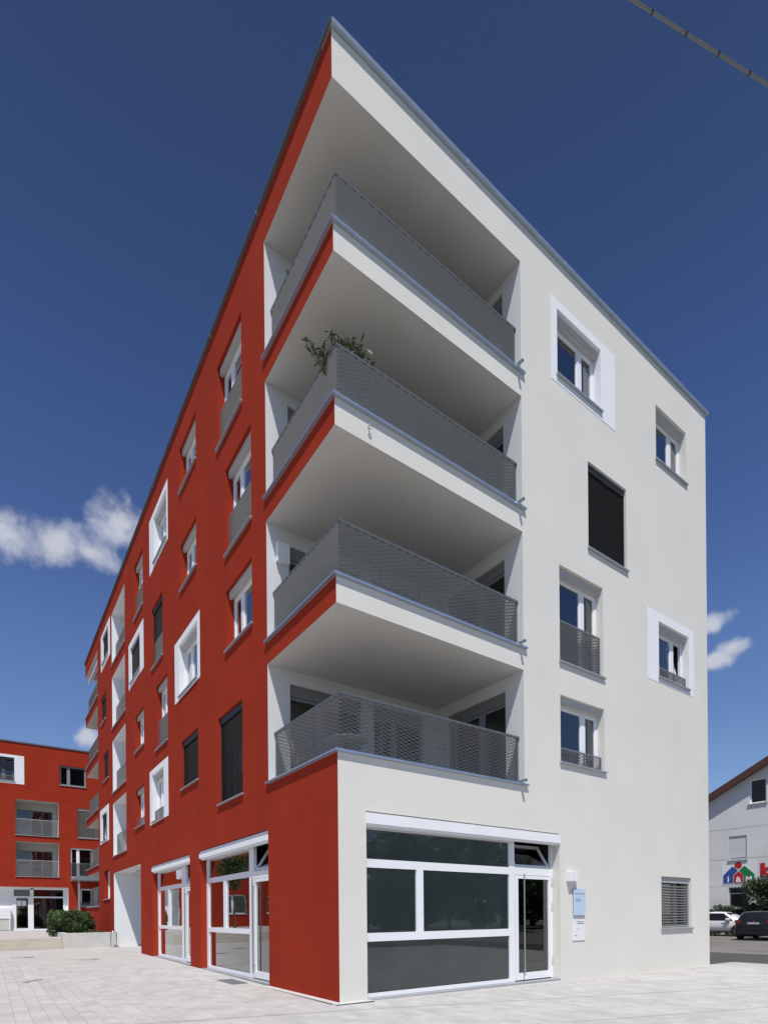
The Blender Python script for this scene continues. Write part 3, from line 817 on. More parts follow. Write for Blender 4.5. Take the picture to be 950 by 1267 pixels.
# things on the balconies
def leaf_cloud(mb, c, rad, n, size, rnd, long=1.0, shell=.55):
    for _ in range(n):
        while True:
            p = Vector((rnd.uniform(-1, 1), rnd.uniform(-1, 1), rnd.uniform(-1, 1)))
            if p.length < 1: break
        p = p.normalized() * (shell + (1 - shell) * rnd.random()) if rnd.random() < .75 else p
        q = Vector(c) + Vector((p.x * rad[0], p.y * rad[1], p.z * rad[2]))
        u = Vector((rnd.uniform(-1, 1), rnd.uniform(-1, 1), rnd.uniform(-.8, .8))).normalized()
        w = u.orthogonal().normalized(); w.rotate(Matrix.Rotation(rnd.uniform(0, 6.28), 3, u))
        s = size * rnd.uniform(.6, 1.3); l = u * s * long; h = w * s * .5
        mb.poly([q - l, q + h * .9, q + l, q - h * .9])
pp = empty('potted_plant', 'bushy oleander in a pot poking over the third floor corner railing', 'plant')
rnd = random.Random(3); fz = LOGS[2][0] - .03
pm = MB(); c0 = Vector((.60, .50, fz + .012))
pm.tube([c0, c0 + Vector((0, 0, .38)), c0 + Vector((0, 0, .40))], [.15, .20, .21], 16); pm.build('pot', 'terracotta', pp)
st = MB(); lf = MB()
def oleander_leaf(p, dirv, L_):
    w = dirv.orthogonal().normalized(); w.rotate(Matrix.Rotation(rnd.uniform(0, 6.28), 3, dirv))
    d = dirv * L_; sag = Vector((0, 0, -L_ * .12))
    lf.poly([p, p + d * .45 + w * L_ * .10, p + d + sag, p + d * .45 - w * L_ * .10])
for k in range(64):
    a = rnd.uniform(0, 6.28); tilt = rnd.uniform(.05, .55)
    if k < 7: a = math.pi + rnd.uniform(-.5, .5); tilt = rnd.uniform(.5, .8)
    d = Vector((math.cos(a) * tilt, math.sin(a) * tilt * .7, 1)).normalized(); L_ = rnd.uniform(.85, 1.42)
    b0 = c0 + Vector((0, 0, .36)); pts = [b0 + d * L_ * t + Vector((0, 0, -.14 * tilt * t * t)) for t in (0, .35, .7, 1.0)]
    st.tube(pts, [.011, .009, .006, .003], 5)
    for i in range(30):
        t = .3 + .7 * i / 29; p = b0 + d * L_ * t + Vector((0, 0, -.14 * tilt * t * t))
        aa = rnd.uniform(0, 6.28); dv = (d * .7 + Vector((math.cos(aa), math.sin(aa), rnd.uniform(-.2, .4)))).normalized()
        oleander_leaf(p, dv, rnd.uniform(.11, .20))
st.build('stem', 'bark', pp); lf.build('foliage', 'leaf_plant', pp, recalc=False)

def garden_chair(x, y, z, rz, label):
    e = empty('garden_chair', label, 'chair'); T = Matrix.Translation((x, y, z)) @ Matrix.Rotation(rz, 4, 'Z')
    f = lambda a, d, zz: T @ Vector((a, d, zz))
    for i in range(6): MB().box(f, -.22, .22, -.22 + i * .075, -.16 + i * .075, .43, .45).build('seat_slat', 'wood', e)
    for i in range(6): MB().box(f, -.22, .22, .22 + i * .02, .235 + i * .02, .50 + i * .075, .555 + i * .075).build('back_slat', 'wood', e)
    for sx in (-.24, .22):
        MB().hexa([f(sx, -.22, 0), f(sx + .025, -.22, 0), f(sx + .025, -.19, 0), f(sx, -.19, 0), f(sx, .30, .95), f(sx + .025, .30, .95), f(sx + .025, .34, .95), f(sx, .34, .95)]).build('leg', 'wood', e)
        MB().hexa([f(sx, .24, 0), f(sx + .025, .24, 0), f(sx + .025, .27, 0), f(sx, .27, 0), f(sx, -.22, .46), f(sx + .025, -.22, .46), f(sx + .025, -.19, .46), f(sx, -.19, .46)]).build('leg', 'wood', e)
garden_chair(.62, 2.25, LOGS[0][0] - .028, 0, 'slatted wooden folding chair behind the first floor railing on the red side')
tb = empty('balcony_table', 'round garden table behind the first floor corner railing', 'table')
zt = LOGS[0][0] - .028; tp = MB(); tp.tube([(1.0, 1.35, zt + .70), (1.0, 1.35, zt + .73)], .42, 24); tp.build('tabletop', 'plastic_grey', tb)
for k in range(3):
    a = k * 2.094; MB().tube([(1.0 + .3 * math.cos(a), 1.35 + .3 * math.sin(a), zt), (1.0, 1.35, zt + .70)], .014, 8).build('leg', 'rail_metal', tb)
MB().box(RETL, .20, .48, -.10, -.003, LOGS[1][0] + 1.72, LOGS[1][0] + 2.12).build('wall_cabinet', 'white_paint', None, bevel=.006)
tag(bpy.data.objects['wall_cabinet'], 'white box mounted on the loggia wall on the second floor', 'wall box')
for (y, h, r) in ((24.7, .75, .24), (25.6, .62, .22), (26.9, .5, .2), (27.7, .45, .22)):
    e = empty('balcony_shrub', {24.7: 'tallest dark shrub on the far end balcony, nearest to the red wall', 25.6: 'second tallest dark shrub on the far end balcony', 26.9: 'low dark shrub on the far end balcony, next to the lowest',
                                27.7: 'lowest dark shrub at the outer corner of the far end balcony'}[y], 'plant', 'potted shrubs on the far end balcony')
    z = LOGS[1][0] + .0 - .03 + 2.94
    MB().tube([(.45, y, z + .002), (.45, y, z + .40)], [.14, .18], 12).build('pot', 'terracotta', e)
    MB().tube([(.45, y, z + .38), (.45, y, z + .55)], .02, 6).build('stem', 'bark', e)
    g = MB(); leaf_cloud(g, (.45, y, z + .72 + h * .5), (r, r, h * .55), 260, .06, rnd); g.build('foliage', 'leaf_dark', e, recalc=False)

# ------------------------------------------------------------------ the red block behind
FB = empty('apartment_building', 'long red four storey block at the back behind the steps and planter', 'apartment building')
TZ = .56; FT = 13.35
fw = [(-5.0, -3.16, 10.73, 12.30, dict(surround=(-5.3, -2.6, 10.55, 12.48), rail=.35, blind=True, box=False, blind_to=11.5)),
      (-.50, 1.16, 10.80, 12.20, dict(frame='frame_grey', box=False, mull=.34, dep=.12)),
      (.60, 2.45, 7.15, 9.27, dict(blind=True, box=False, blind_mat='light_blind', dep=.2)),
      (.13, 1.60, 4.28, 6.40, dict(rail=1.05, box=False, mull=.33, dep=.1)),
      (.74, 2.42, 2.24, 3.50, dict(box=False, rail=.28, mull=.60, dep=.1)),
      (-9.2, -7.4, 10.75, 12.20, dict(box=False)), (-9.2, -7.4, 7.15, 9.25, dict(rail=.95)), (-9.4, -7.4, 4.6, 6.2, dict(surround=(-9.7, -7.0, 4.4, 6.4))),
      (-12.8, -11.0, 10.75, 12.2, dict(box=False)), (-12.8, -11.0, 7.6, 9.2, dict(surround=(-13.1, -10.6, 7.4, 9.4))), (-12.8, -11.0, 4.6, 6.2, dict(box=False)), (-12.8, -11.0, 1.6, 3.2, dict(box=False)),
      (-16.5, -14.7, 4.6, 6.2, dict(box=False)), (-16.5, -14.7, 1.6, 3.2, dict(box=False)), (-20, -18.2, 4.6, 6.2, dict(box=False)), (-20, -18.2, 1.6, 3.2, dict(box=False))]
flog = [(-3.13, -.58, 7.12, 9.52), (-3.13, -.58, 4.30, 6.66)]
fsh = (-7.2, -.02, TZ - .2, 3.55)
mb = MB(); wall(mb, FAR, -26, 12, -.3, FT, [w[:4] for w in fw] + flog + [fsh])
for w in fw: reveal(mb, FAR, *w[:4], w[4].get('dep', .2) + .07, 1 if w[4].get('surround') else 0)
mb.quad(FAR, (-26, 0, FT), (12, 0, FT), (12, 12, FT), (-26, 12, FT), 0); mb.quad(FAR, (12, 0, -.3), (12, 12, -.3), (12, 12, FT), (12, 0, FT), 0)
mb.quad(FAR, (-26, 0, -.3), (-26, 12, -.3), (-26, 12, FT), (-26, 0, FT), 0); mb.quad(FAR, (-26, 12, -.3), (12, 12, -.3), (12, 12, FT), (-26, 12, FT), 0)
mb.build('red_wall', ['red_plaster', 'white_paint'], FB, recalc=False)
MB().box(FAR, -26.05, 12.05, -.05, .3, FT + .003, FT + .10).build('roof_coping', 'rail_metal', FB)
for (a, b, c, d, o) in fw: window(FB, FAR, a, b, c, d, **o)
for (a, b, z0, z1) in flog:
    n = MB(); dep = 1.5; reveal(n, FAR, a, b, z0, z1, dep); wall(n, FAR, a, b, z0, z1, [(a + .15, b - .25, z0, z1 - .45)], 0, dep)
    n.build('recessed_loggia', 'soffit_paint', FB, recalc=False)
    g = MB(); bars(g, FAR, dep + .03, dep + .09, [(a + .15, a + .21, z0, z1 - .45), (b - .31, b - .25, z0, z1 - .45), (a + .95, a + 1.03, z0, z1 - .45), (a + .21, b - .31, z1 - .51, z1 - .45)])
    g_ = g.build('glass_door', 'frame_grey', FB); pane(FAR, a + .21, b - .31, dep + .06, z0, z1 - .51, g_)
    room(FAR, a + .15, b - .25, z0 + .3, z1 - .45, dep + .1, 1.5, g_, 'room_dark')
    guard_rail(FAR, a + .01, b - .01, .12, z0 + .06, z0 + 1.12, FB, 'pale_mesh')
    MB().box(FAR, a - .04, b + .04, -.06, -.001, z0 - .05, z0 - .005).build('sill', 'sill_metal', FB)
# white recessed entrance
n = MB(); a, b, z0, z1 = fsh; dep = .55
reveal(n, FAR, a, b, z0, z1, dep); wall(n, FAR, a, b, z0, z1, [(-3.33, -.20, TZ - .05, 3.48)], 0, dep); n.build('entrance_recess', 'white_paint', FB, recalc=False)
g = MB(); bars(g, FAR, dep - .03, dep + .05, [(-3.33, -3.24, TZ, 3.48), (-2.30, -2.09, TZ, 3.48), (-.29, -.20, TZ, 3.48), (-3.24, -2.30, 2.82, 2.93), (-2.09, -.29, 2.82, 2.93), (-3.24, -.29, 3.40, 3.48), (-3.24, -2.30, TZ, TZ + .16), (-2.09, -.29, TZ, TZ + .1),
                                                    (-3.24, -3.1, TZ + .16, 2.82), (-2.42, -2.30, TZ + .16, 2.82)])
g_ = g.build('entrance_front', 'frame_white', FB)
for (p0_, p1_, q0, q1) in ((-3.24, -2.30, 2.93, 3.40), (-2.09, -.29, 2.93, 3.40), (-3.1, -2.42, TZ + .16, 2.82), (-2.09, -.29, TZ + .1, 2.82)): pane(FAR, p0_, p1_, dep + .01, q0, q1, g_, 'shop_glass')
nb_ = MB()
for a in (-3.08, -2.78): nb_.box(FAR, a, a + .26, dep + .0, dep + .006, 2.28, 2.62)
nb_.build('notice_sheet', 'sign_white', g_)
room(FAR, -3.3, -.2, TZ + .3, 3.4, dep + .06, 2.5, g_, 'room_dark')
lb = empty('letterbox_unit', 'bank of white letterboxes left of the glass entrance at the back', 'letterboxes')
MB().box(FAR, -5.6, -3.42, dep - .32, dep - .002, 1.40, 2.1).build('box_front', 'frame_white', lb)
ln = MB()
for z in (1.62, 1.86): ln.box(FAR, -5.6, -3.44, dep - .323, dep - .3205, z, z + .012)
ln.build('slot', 'blind_box', lb); MB().box(FAR, -5.55, -3.47, dep - .28, dep - .002, TZ + .05, 1.399).build('stand_panel', 'concrete', lb)
for a in (-5.55, -3.5): MB().box(FAR, a, a + .05, dep - .31, dep - .281, TZ, 1.399).build('leg', 'frame_white', lb)
# canopy with its post
cn = empty('entrance_canopy', 'grey metal canopy on a slim post between the red block and the corner building', 'canopy')
MB().box(XYZ, .12, 3.4, 33.9, 37.45, 4.02, 4.16).build('canopy_roof', 'sill_metal', cn)
MB().box(XYZ, .18, .30, 33.95, 34.07, TZ, 4.019).build('post', 'sill_metal', cn)
MB().box(XYZ, .12, 3.4, 33.84, 33.899, 3.90, 4.18).build('fascia', 'coping_metal', cn)

# terrace, steps and planter
sheet('terrace', [-26, -1.0, 12], [20.35, 28, 37.6], lambda x, y: TZ, 'paving_far', keep=lambda x, y: True if y > 28.6 or x < 0 else False)
sheet('terrace', [-.0, 12], [28.4, 37.5], lambda x, y: TZ - .004, 'paving_far')
for k in range(3):
    g0 = gz(0, 20)
    s = MB(); h = (TZ - g0) / 3; s.box(XYZ, -26, -2.09, 19.55 + k * .32, 20.9, g0 + h * k - (.2 if k == 0 else 0), g0 + h * (k + 1) - .003)
    tag(s.build('step', 'step_concrete', None, bevel=.008), kind='structure')
pw = empty('planter_wall', 'low pale concrete planter wall at the foot of the red facade', 'planter')
g0 = gz(0, 20)
MB().box(XYZ, -2.08, -.02, 19.50, 19.72, g0 - .2, g0 + .66).build('front_panel', 'concrete', pw, bevel=.01)
MB().box(XYZ, -2.08, -1.86, 19.721, 22.2, g0 - .2, g0 + .655).build('side_panel', 'concrete', pw, bevel=.01)
MB().box(XYZ, -1.859, -.02, 19.721, 24.5, g0 - .1, g0 + .54).build('soil', 'bark', pw)
hp = MB(); c = [(-.27, 19.25), (-.05, 19.21)]
za = g0 - .02; pts = [(c[0][0], c[0][1], za - .02), (c[0][0], c[0][1], za + .6)]
for k in range(7):
    t = math.pi * k / 6; pts.append((c[0][0] + .11 - .11 * math.cos(t), 19.23, za + .62 + .10 * math.sin(t)))
pts += [(c[1][0], c[1][1], za + .6), (c[1][0], c[1][1], za - .02)]
tag(hp.tube(pts, .021, 8).build('bicycle_stand', 'steel', None, smooth=True), 'steel bicycle hoop standing at the mouth of the passage', 'bike stand')

def bush(name, label, blobs, n, size, m, seed, trunk=None, group=None, cat='bush'):
    e = empty(name, label, cat, group); r = random.Random(seed); g = MB()
    tot = sum(b[1][0] * b[1][1] * b[1][2] for b in blobs)
    for c, rad in blobs: leaf_cloud(g, c, rad, int(n * rad[0] * rad[1] * rad[2] / tot) + 20, size, r)
    g.build('crown', m, e, recalc=False)
    t = MB()
    base = trunk[0]
    if trunk[2] > .02 and len(trunk) > 3: t.tube([base, trunk[1]], [trunk[2], trunk[2] * .6], 8)
    for c, rad in blobs: t.tube([trunk[1], (Vector(trunk[1]) + Vector(c)) / 2 + Vector((0, 0, .05)), c], [trunk[2] * .6, trunk[2] * .4, trunk[2] * .15], 6)
    t.build('trunk', 'bark', e)
    return e
r = random.Random(5)
bl = [((-2.15 + .13 * i + r.uniform(-.08, .08), 22.0 + r.uniform(-.4, .4), .95 + r.uniform(-.05, .45)), (.34, .5, .42)) for i in range(11)]
bl += [((-1.9, 21.6, 1.45), (.42, .5, .36)), ((-1.45, 21.8, 1.5), (.45, .5, .35)), ((-2.2, 22.2, 1.35), (.3, .5, .5)), ((-.95, 21.6, 1.3), (.34, .45, .45)), ((-2.2, 22.3, .85), (.3, .4, .3))]
bush('hedge_bush', 'dense dark green bush behind the low concrete planter wall', bl, 15000, .055, 'leaf', 11, ((-1.4, 21.9, g0 + .5), (-1.4, 21.9, .9), .03, 1))
bl = [((-.85 + .16 * i, 20.6 + .3 * i, .80 - .03 * i), (.22, .5, .10)) for i in range(5)]
bush('ground_ivy', 'low green ground cover trailing along the top of the planter', bl, 700, .045, 'leaf', 12, ((-.6, 20.9, g0 + .5), (-.6, 20.9, .68), .012, 1), cat='plant')

# covers let into the plaza
gr_ = MB(); gr_.box(XYZ, -.56, -.21, 3.42, 4.42, -.03, .030); gr_.build('foot_grate', 'grate')
tag(bpy.data.objects['foot_grate'], 'flat grey metal foot grate set in the paving before the near red shop door', 'grate')
for nm, x, y, w, l, lab in (('drain_slot', -3.88, 6.8, .09, .62, 'dark narrow slot drain in the paving on the left'), ('drain_cover', -3.74, 15.05, .5, .55, 'pale drain cover set in the far paving near the steps'),
                            ('drain_cover', -2.02, 12.6, .45, .5, 'faint drain cover set in the paving nearest the passage')):
    z = gz(x, y) + .006; q = MB(); rot = Matrix.Translation((x, y, z)) @ Matrix.Rotation(-.65, 4, 'Z')
    f = lambda a, d, zz: rot @ Vector((a, d, zz))
    q.box(f, -w / 2, w / 2, -l / 2, l / 2, -.03, 0); q.box(f, -w / 2 + .02, w / 2 - .02, -l / 2 + .02, l / 2 - .02, .0005, .003)
    tag(q.build(nm, 'grate' if nm == 'drain_slot' else 'joint_sand'), lab, 'drain')

# ------------------------------------------------------------------ gabled house across the street
H = empty('gable_house', 'white gabled house with brown roof edge across the street', 'house')
V0, V1 = -4.0, 16.0; VM = (V0 + V1) / 2
def roofz(v): return 8.64 + (9.79 - max(v, 2 * VM - v if v < VM else v)) * .505
# the roof falls towards larger v from a ridge out of frame
ridge_v = 2.0; slope = .505
def rz(v): return 8.64 + (9.79 - v) * slope if v > ridge_v else 8.64 + (9.79 - ridge_v) * slope - (ridge_v - v) * slope
V1 = 13.5; V0 = 2 * ridge_v - V1
hw = [(6.50, 7.42, 8.14, 9.62), (7.61, 8.63, 4.74, 6.24), (7.60, 8.68, 1.7, 3.0), (3.6, 4.6, 4.74, 6.24), (3.6, 4.6, 8.14, 9.6)]
mb = MB(); wall(mb, HOUSE, V0, V1, -.2, rz(V1), hw)
hh = [h for h in hw if h[3] > rz(V1)]
# gable part: strips cut along the slope
zs_ = rz(V1); cuts = sorted({V0, V1, ridge_v, *[h[0] for h in hw], *[h[1] for h in hw]})
wallholes = {}
for i in range(len(cuts) - 1):
    a, b = cuts[i], cuts[i + 1]; segs = [(zs_, None)]
    hs2 = [h for h in hw if h[0] <= a and h[1] >= b and h[3] > zs_]
    lo = zs_
    for h in hs2:
        if h[2] > lo: mb.quad(HOUSE, (a, 0, lo), (b, 0, lo), (b, 0, h[2]), (a, 0, h[2]))
        lo = h[3]
    mb.quad(HOUSE, (a, 0, lo), (b, 0, lo), (b, 0, rz(b)), (a, 0, rz(a)))
for h in hw: reveal(mb, HOUSE, *h, .2)
mb.quad(HOUSE, (V1, 0, -.2), (V1, 12, -.2), (V1, 12, rz(V1)), (V1, 0, rz(V1))); mb.quad(HOUSE, (V0, 0, -.2), (V0, 12, -.2), (V0, 12, rz(V0)), (V0, 0, rz(V0)))
mb.build('wall', 'house_plaster', H, recalc=False)
for sgn, ve in ((1, V1 + .6), (-1, V0 - .6)):
    P = lambda v, d, e: HOUSE(v, d, rz(v) + e)
    MB().hexa([P(ridge_v, -.35, .0), P(ve, -.35, .0), P(ve, 12.5, .0), P(ridge_v, 12.5, .0), P(ridge_v, -.35, .16), P(ve, -.35, .16), P(ve, 12.5, .16), P(ridge_v, 12.5, .16)]).build('roof', 'roof_tile', H)
    MB().hexa([P(ridge_v, -.42, -.08), P(ve, -.42, -.08), P(ve, -.351, -.08), P(ridge_v, -.351, -.08), P(ridge_v, -.42, .38), P(ve, -.42, .38), P(ve, -.351, .38), P(ridge_v, -.351, .38)]).build('bargeboard', 'brown_wood', H)
for z in (6.72, 4.80, 3.07): MB().box(HOUSE, 7.45 if z < 4 else V0 + .1, V1 - .1, -.006, -.0005, z, z + .022).build('plaster_band', 'house_line', H)
for i, h in enumerate(hw):
    a, b, z0, z1 = h; g = MB(); t = .07
    bars(g, HOUSE, .10, .17, [(a, a + t, z0, z1), (b - t, b, z0, z1), (a + t, b - t, z0, z0 + t), (a + t, b - t, z1 - t, z1)])
    w = g.build('window', 'frame_white' if i != 2 else 'frame_grey', H)
    if i in (1, 3):
        MB().box(HOUSE, a + .03, b - .03, .05, .075, z0 + .12, z1 - .02).build('roller_shutter', 'plastic_grey', w)
    elif i == 2:
        pane(HOUSE, a + t, b - t, .14, z0 + t, z1 - t, w); MB().box(HOUSE, a + t, b - t, .11, .15, z1 - .42, z1 - .36).build('transom', 'frame_grey', w)
    else: pane(HOUSE, a + t, b - t, .14, z0 + t, z1 - t, w)
    room(HOUSE, a, b, z0, z1, .2, 1.5, w, 'room_dark')
    MB().box(HOUSE, a - .08, b + .08, -.08, -.001, z0 - .07, z0 - .01).build('sill', 'house_line', w)
# shop sign
SG = empty('house_sign', 'shop sign of blue red and green house shapes with a red dot and red letter', 'sign')
def flat(name, pts, m, e=.015, d=-.03):
    g = MB(); n = len(pts); A = [HOUSE(v, d, z) for v, z in pts]; Bk = [HOUSE(v, d + e, z) for v, z in pts]
    g.v = [tuple(p) for p in A + Bk]; g.f = [tuple(range(n)), tuple(range(2 * n - 1, n - 1, -1))] + [(i, n + i, n + (i + 1) % n, (i + 1) % n) for i in range(n)]; g.m = [0] * len(g.f)
    return g.build(name, m, SG)
flat('sign_backing', [(9.06, 3.18), (9.06, 4.62), (7.06, 4.62), (7.06, 3.18)], 'sign_white', .008, -.012)
flat('blue_house', [(8.97, 3.27), (8.97, 3.79), (8.42, 4.33), (8.12, 4.03), (8.39, 3.76), (8.39, 3.27)], 'logo_blue')
flat('red_house', [(8.35, 3.27), (8.35, 3.74), (8.09, 3.98), (7.82, 3.74), (7.82, 3.27)], 'logo_red')
flat('green_house', [(7.78, 3.27), (7.78, 3.75), (8.05, 4.03), (7.74, 4.32), (7.18, 3.78), (7.18, 3.27)], 'logo_green')
flat('red_dot', [(8.09 + .215 * math.cos(t * math.pi / 16), 4.38 + .215 * math.sin(t * math.pi / 16)) for t in range(32)], 'logo_red')
flat('letter_stem', [(6.85, 3.60), (6.85, 4.42), (6.60, 4.42), (6.60, 3.60)], 'logo_red')
cen = (6.42, 3.88); ro, ri = .29, .11
pts = [(cen[0] + ro * math.cos(t), cen[1] + ro * math.sin(t)) for t in [math.pi * (1 - k / 8) for k in range(17)]]
bw = MB()
for k in range(16):
    t0, t1 = 2 * math.pi * k / 16, 2 * math.pi * (k + 1) / 16
    q = [(cen[0] + rr * math.cos(t), cen[1] + rr * math.sin(t)) for rr, t in ((ro, t0), (ro, t1), (ri, t1), (ri, t0))]
    bw.hexa([HOUSE(v, -.004, z) for v, z in q] + [HOUSE(v, -.028, z) for v, z in q])
bw.build('letter_bowl', 'logo_red', SG)
def letter(txt, v, z, size, bold=.018):
    cu = bpy.data.curves.new('letter', 'FONT'); cu.body = txt; cu.size = size; cu.align_x = 'CENTER'; cu.extrude = .008; cu.offset = bold
    tmp = bpy.data.objects.new('letter', cu); COL.objects.link(tmp)
    dg = bpy.context.evaluated_depsgraph_get(); dg.update()
    me = bpy.data.meshes.new_from_object(tmp.evaluated_get(dg)); bpy.data.objects.remove(tmp)
    me.materials.clear(); me.materials.append(M['logo_white'])
    o = link('letter', me, SG)
    # stands on the sign, reads from the street (s runs to the left as seen)
    o.matrix_world = Matrix.Translation(HOUSE(v, -.042, z)) @ Matrix(((0, 0, -1, 0), (-1, 0, 0, 0), (0, 1, 0, 0), (0, 0, 0, 1)))
letter('i', 8.68, 3.33, .56, .012); letter('&', 8.085, 3.32, .46); letter('M', 7.49, 3.32, .46)

# ------------------------------------------------------------------ planting in front of the house
r = random.Random(9)
bl = [((33.15 + r.uniform(-.1, .1), 10.4 - .36 * i, .95 + r.uniform(-.15, .2) - .04 * i * (i < 4)), (.42, .5, .95)) for i in range(14)]
bush('hedge_bush', 'dark green hedge between the parked cars and the white house', bl, 7000, .10, 'leaf_dark', 21, ((33.15, 7.5, 0), (33.15, 7.5, .3), .05, 1))
bl = [((32.9 + r.uniform(-.3, .3), 6.1 + r.uniform(-1.2, .9), 2.0 + r.uniform(-1.2, 1.1)), (.6, .65, .6)) for i in range(16)]
bl += [((32.9, 5.6, 3.1), (.5, .5, .6)), ((32.9, 6.7, 2.9), (.35, .3, .5)), ((32.9, 5.0, 3.4), (.6, .6, .6)), ((32.9, 7.1, 1.9), (.4, .35, .5))]
bush('street_tree', 'small leafy tree in front of the sign of the white house', bl, 11000, .085, 'leaf_dark', 22, ((32.9, 5.8, 0), (32.9, 5.8, 1.1), .07, 1), cat='tree')

r = random.Random(33)
bl = [((-8.2 + r.uniform(-.9, .9), 28 + r.uniform(-.9, .9), 3.9 + r.uniform(-.9, 1.2)), (.7, .7, .6)) for k in range(12)]
bush('plaza_tree', 'young thin stemmed tree on the terrace mirrored in the near red shop front', bl, 2500, .09, 'leaf', 34, ((-8.2, 28, TZ), (-8.2, 28, 3.2), .07, 1), cat='tree')
# trees across the plaza, behind the viewer, that the shop glass mirrors
for i, (x, y, h) in enumerate(((12, -26, 8.5), (19, -22, 7.5), (27, -27, 9), (34, -20, 8), (22, -34, 10), (5, -33, 9), (41, -26, 9), (38, -31, 12), (47, -35, 13), (29, -33, 11.5))):
    r = random.Random(40 + i); bl = []
    for k in range(20):
        a = r.uniform(0, 6.28); q = r.uniform(0, 1) ** .5 * h * .34
        bl.append(((x + q * math.cos(a), y + q * math.sin(a), h * r.uniform(.16, .92)), (h * .17, h * .17, h * .12)))
    t = ('broad crowned', 'round crowned', 'tall crowned')[i % 3]
    bush('street_tree', 'leafy tree across the plaza mirrored in the white shop front', bl, 3000, .30, 'leaf', 60 + i, ((x, y, -.05), (x, y, h * .42), h * .025, 1), 'trees across the plaza', 'tree')

r = random.Random(77)
bl = [((2 + 3.1 * i + r.uniform(-.5, .5), -37.5 + r.uniform(-1.5, 1.5), 2.0 + r.uniform(-.2, 1.6)), (2.4, 1.6, 2.4 + r.uniform(0, .8))) for i in range(20)]
bush('hedge_row', 'tall green hedge along the far side of the street mirrored in the white shop front', bl, 9000, .42, 'leaf', 78, ((30, -37.5, -.1), (30, -37.5, .3), .1, 1), cat='hedge')
# ------------------------------------------------------------------ cars
def car(label, name, T, paint, top, L_, W_, wheels, rear_detail=True):
    e = empty(name, label, 'car')
    zb, belt = .26, .93
    st = []
    for x, zt, wf in top:
        hw_ = W_ / 2 * wf
        if zt > belt + .08:
            ring = [(.80, zb), (.97, zb + .16), (1.0, .60), (.975, belt), (.80, zt - .10), (.70, zt - .02), (.35, zt)]
        else:
            k = zt - zb; ring = [(.80, zb), (.96, zb + k * .25), (1.0, zb + k * .55), (.98, zb + k * .82), (.92, zb + k * .94), (.75, zt - .01), (.35, zt)]
        st.append([T @ Vector((x, s * hw_ * w, z)) for s in (1,) for w, z in ring] + [T @ Vector((x, -hw_ * w, z)) for w, z in reversed(ring)])
    b = MB(); n = len(st[0])
    for s in st: b.v += [tuple(p) for p in s]
    for i in range(len(st) - 1):
        for k in range(n):
            b.f.append((i * n + k, i * n + (k + 1) % n, (i + 1) * n + (k + 1) % n, (i + 1) * n + k)); b.m.append(0)
    b.f.append(tuple(range(n))); b.m.append(0); b.f.append(tuple((len(st) - 1) * n + k for k in range(n))); b.m.append(0)
    o = b.build('body', paint, e, smooth=True)
    md = o.modifiers.new('edge', 'EDGE_SPLIT'); md.split_angle = R(38)
    f = lambda a, d, z: T @ Vector((a, d, z))
    for (x, sy) in [(w, s) for w in wheels for s in (1, -1)]:
        y = sy * (W_ / 2 - .10)
        t = MB(); t.tube([f(x, y - .10 * sy, .32), f(x, y + .105 * sy, .32)], .32, 24); w = t.build('wheel', 'tyre', e)
        t = MB(); t.tube([f(x, y + .106 * sy, .32), f(x, y + .112 * sy, .32)], .215, 20); t.build('rim', 'rim', w)
        a = MB()
        for k in range(12):
            t0, t1 = math.pi * k / 12, math.pi * (k + 1) / 12
            q = [(x + rr * math.cos(tt), .32 + rr * math.sin(tt)) for rr, tt in ((.325, t0), (.325, t1), (.40, t1), (.40, t0))]
            yo = sy * (W_ / 2 + .004); yi = sy * (W_ / 2 - .12)
            a.hexa([f(p, yi, z) for p, z in q] + [f(p, yo, z) for p, z in q])
        a.build('wheel_arch', 'tyre', w)
    return e, f

fw_ = Vector((1, -.02, 0)).normalized()
Tb = Matrix.Translation((26.75, 4.42, .0)) @ Matrix.Rotation(math.atan2(fw_.y, fw_.x) + .10, 4, 'Z')
top_b = [(0, .74, .86), (.03, .92, .90), (.10, 1.0, .93), (.32, 1.28, .95), (.55, 1.43, .96), (.9, 1.48, .98), (1.8, 1.50, 1), (2.4, 1.44, 1), (3.0, 1.02, 1), (3.7, .88, .95), (3.9, .74, .84)]
e, f = car('black estate car seen from behind, parked nose in to the white house', 'parked_car', Tb, 'car_black', top_b, 3.9, 1.84, (.75, 3.1))
MB().hexa([f(.115, -.66, 1.02), f(.115, .66, 1.02), f(.12, .66, 1.01), f(.12, -.66, 1.01), f(.50, -.55, 1.405), f(.50, .55, 1.405), f(.52, .55, 1.40), f(.52, -.55, 1.40)]).build('rear_window', 'car_glass', e)
MB().box(f, -.075, .02, -.82, .82, .30, .62).build('bumper', 'car_black', e, bevel=.03)
MB().box(f, -.02, .05, -.26, .26, .81, .90).build('number_plate', 'plate', e)
for s in (1, -1):
    MB().hexa([f(-.005, s * .60, .86), f(.06, s * .85, .86), f(.16, s * .87, .86), f(.10, s * .52, .86), f(.03, s * .55, 1.0), f(.10, s * .86, 1.02), f(.2, s * .86, 1.02), f(.12, s * .55, 1.0)]).build('tail_light', 'tail_light', e)
    MB().hexa([f(.75, s * .915, .97), f(2.7, s * .915, .97), f(2.7, s * .90, .97), f(.75, s * .90, .97), f(.95, s * .755, 1.37), f(2.25, s * .755, 1.37), f(2.25, s * .74, 1.37), f(.95, s * .74, 1.37)]).build('side_window', 'car_glass', e)
    MB().box(f, 2.75, 2.95, min(s * .92, s * 1.06), max(s * .92, s * 1.06), .95, 1.07).build('mirror', 'car_black', e, bevel=.02)
bd = MB()
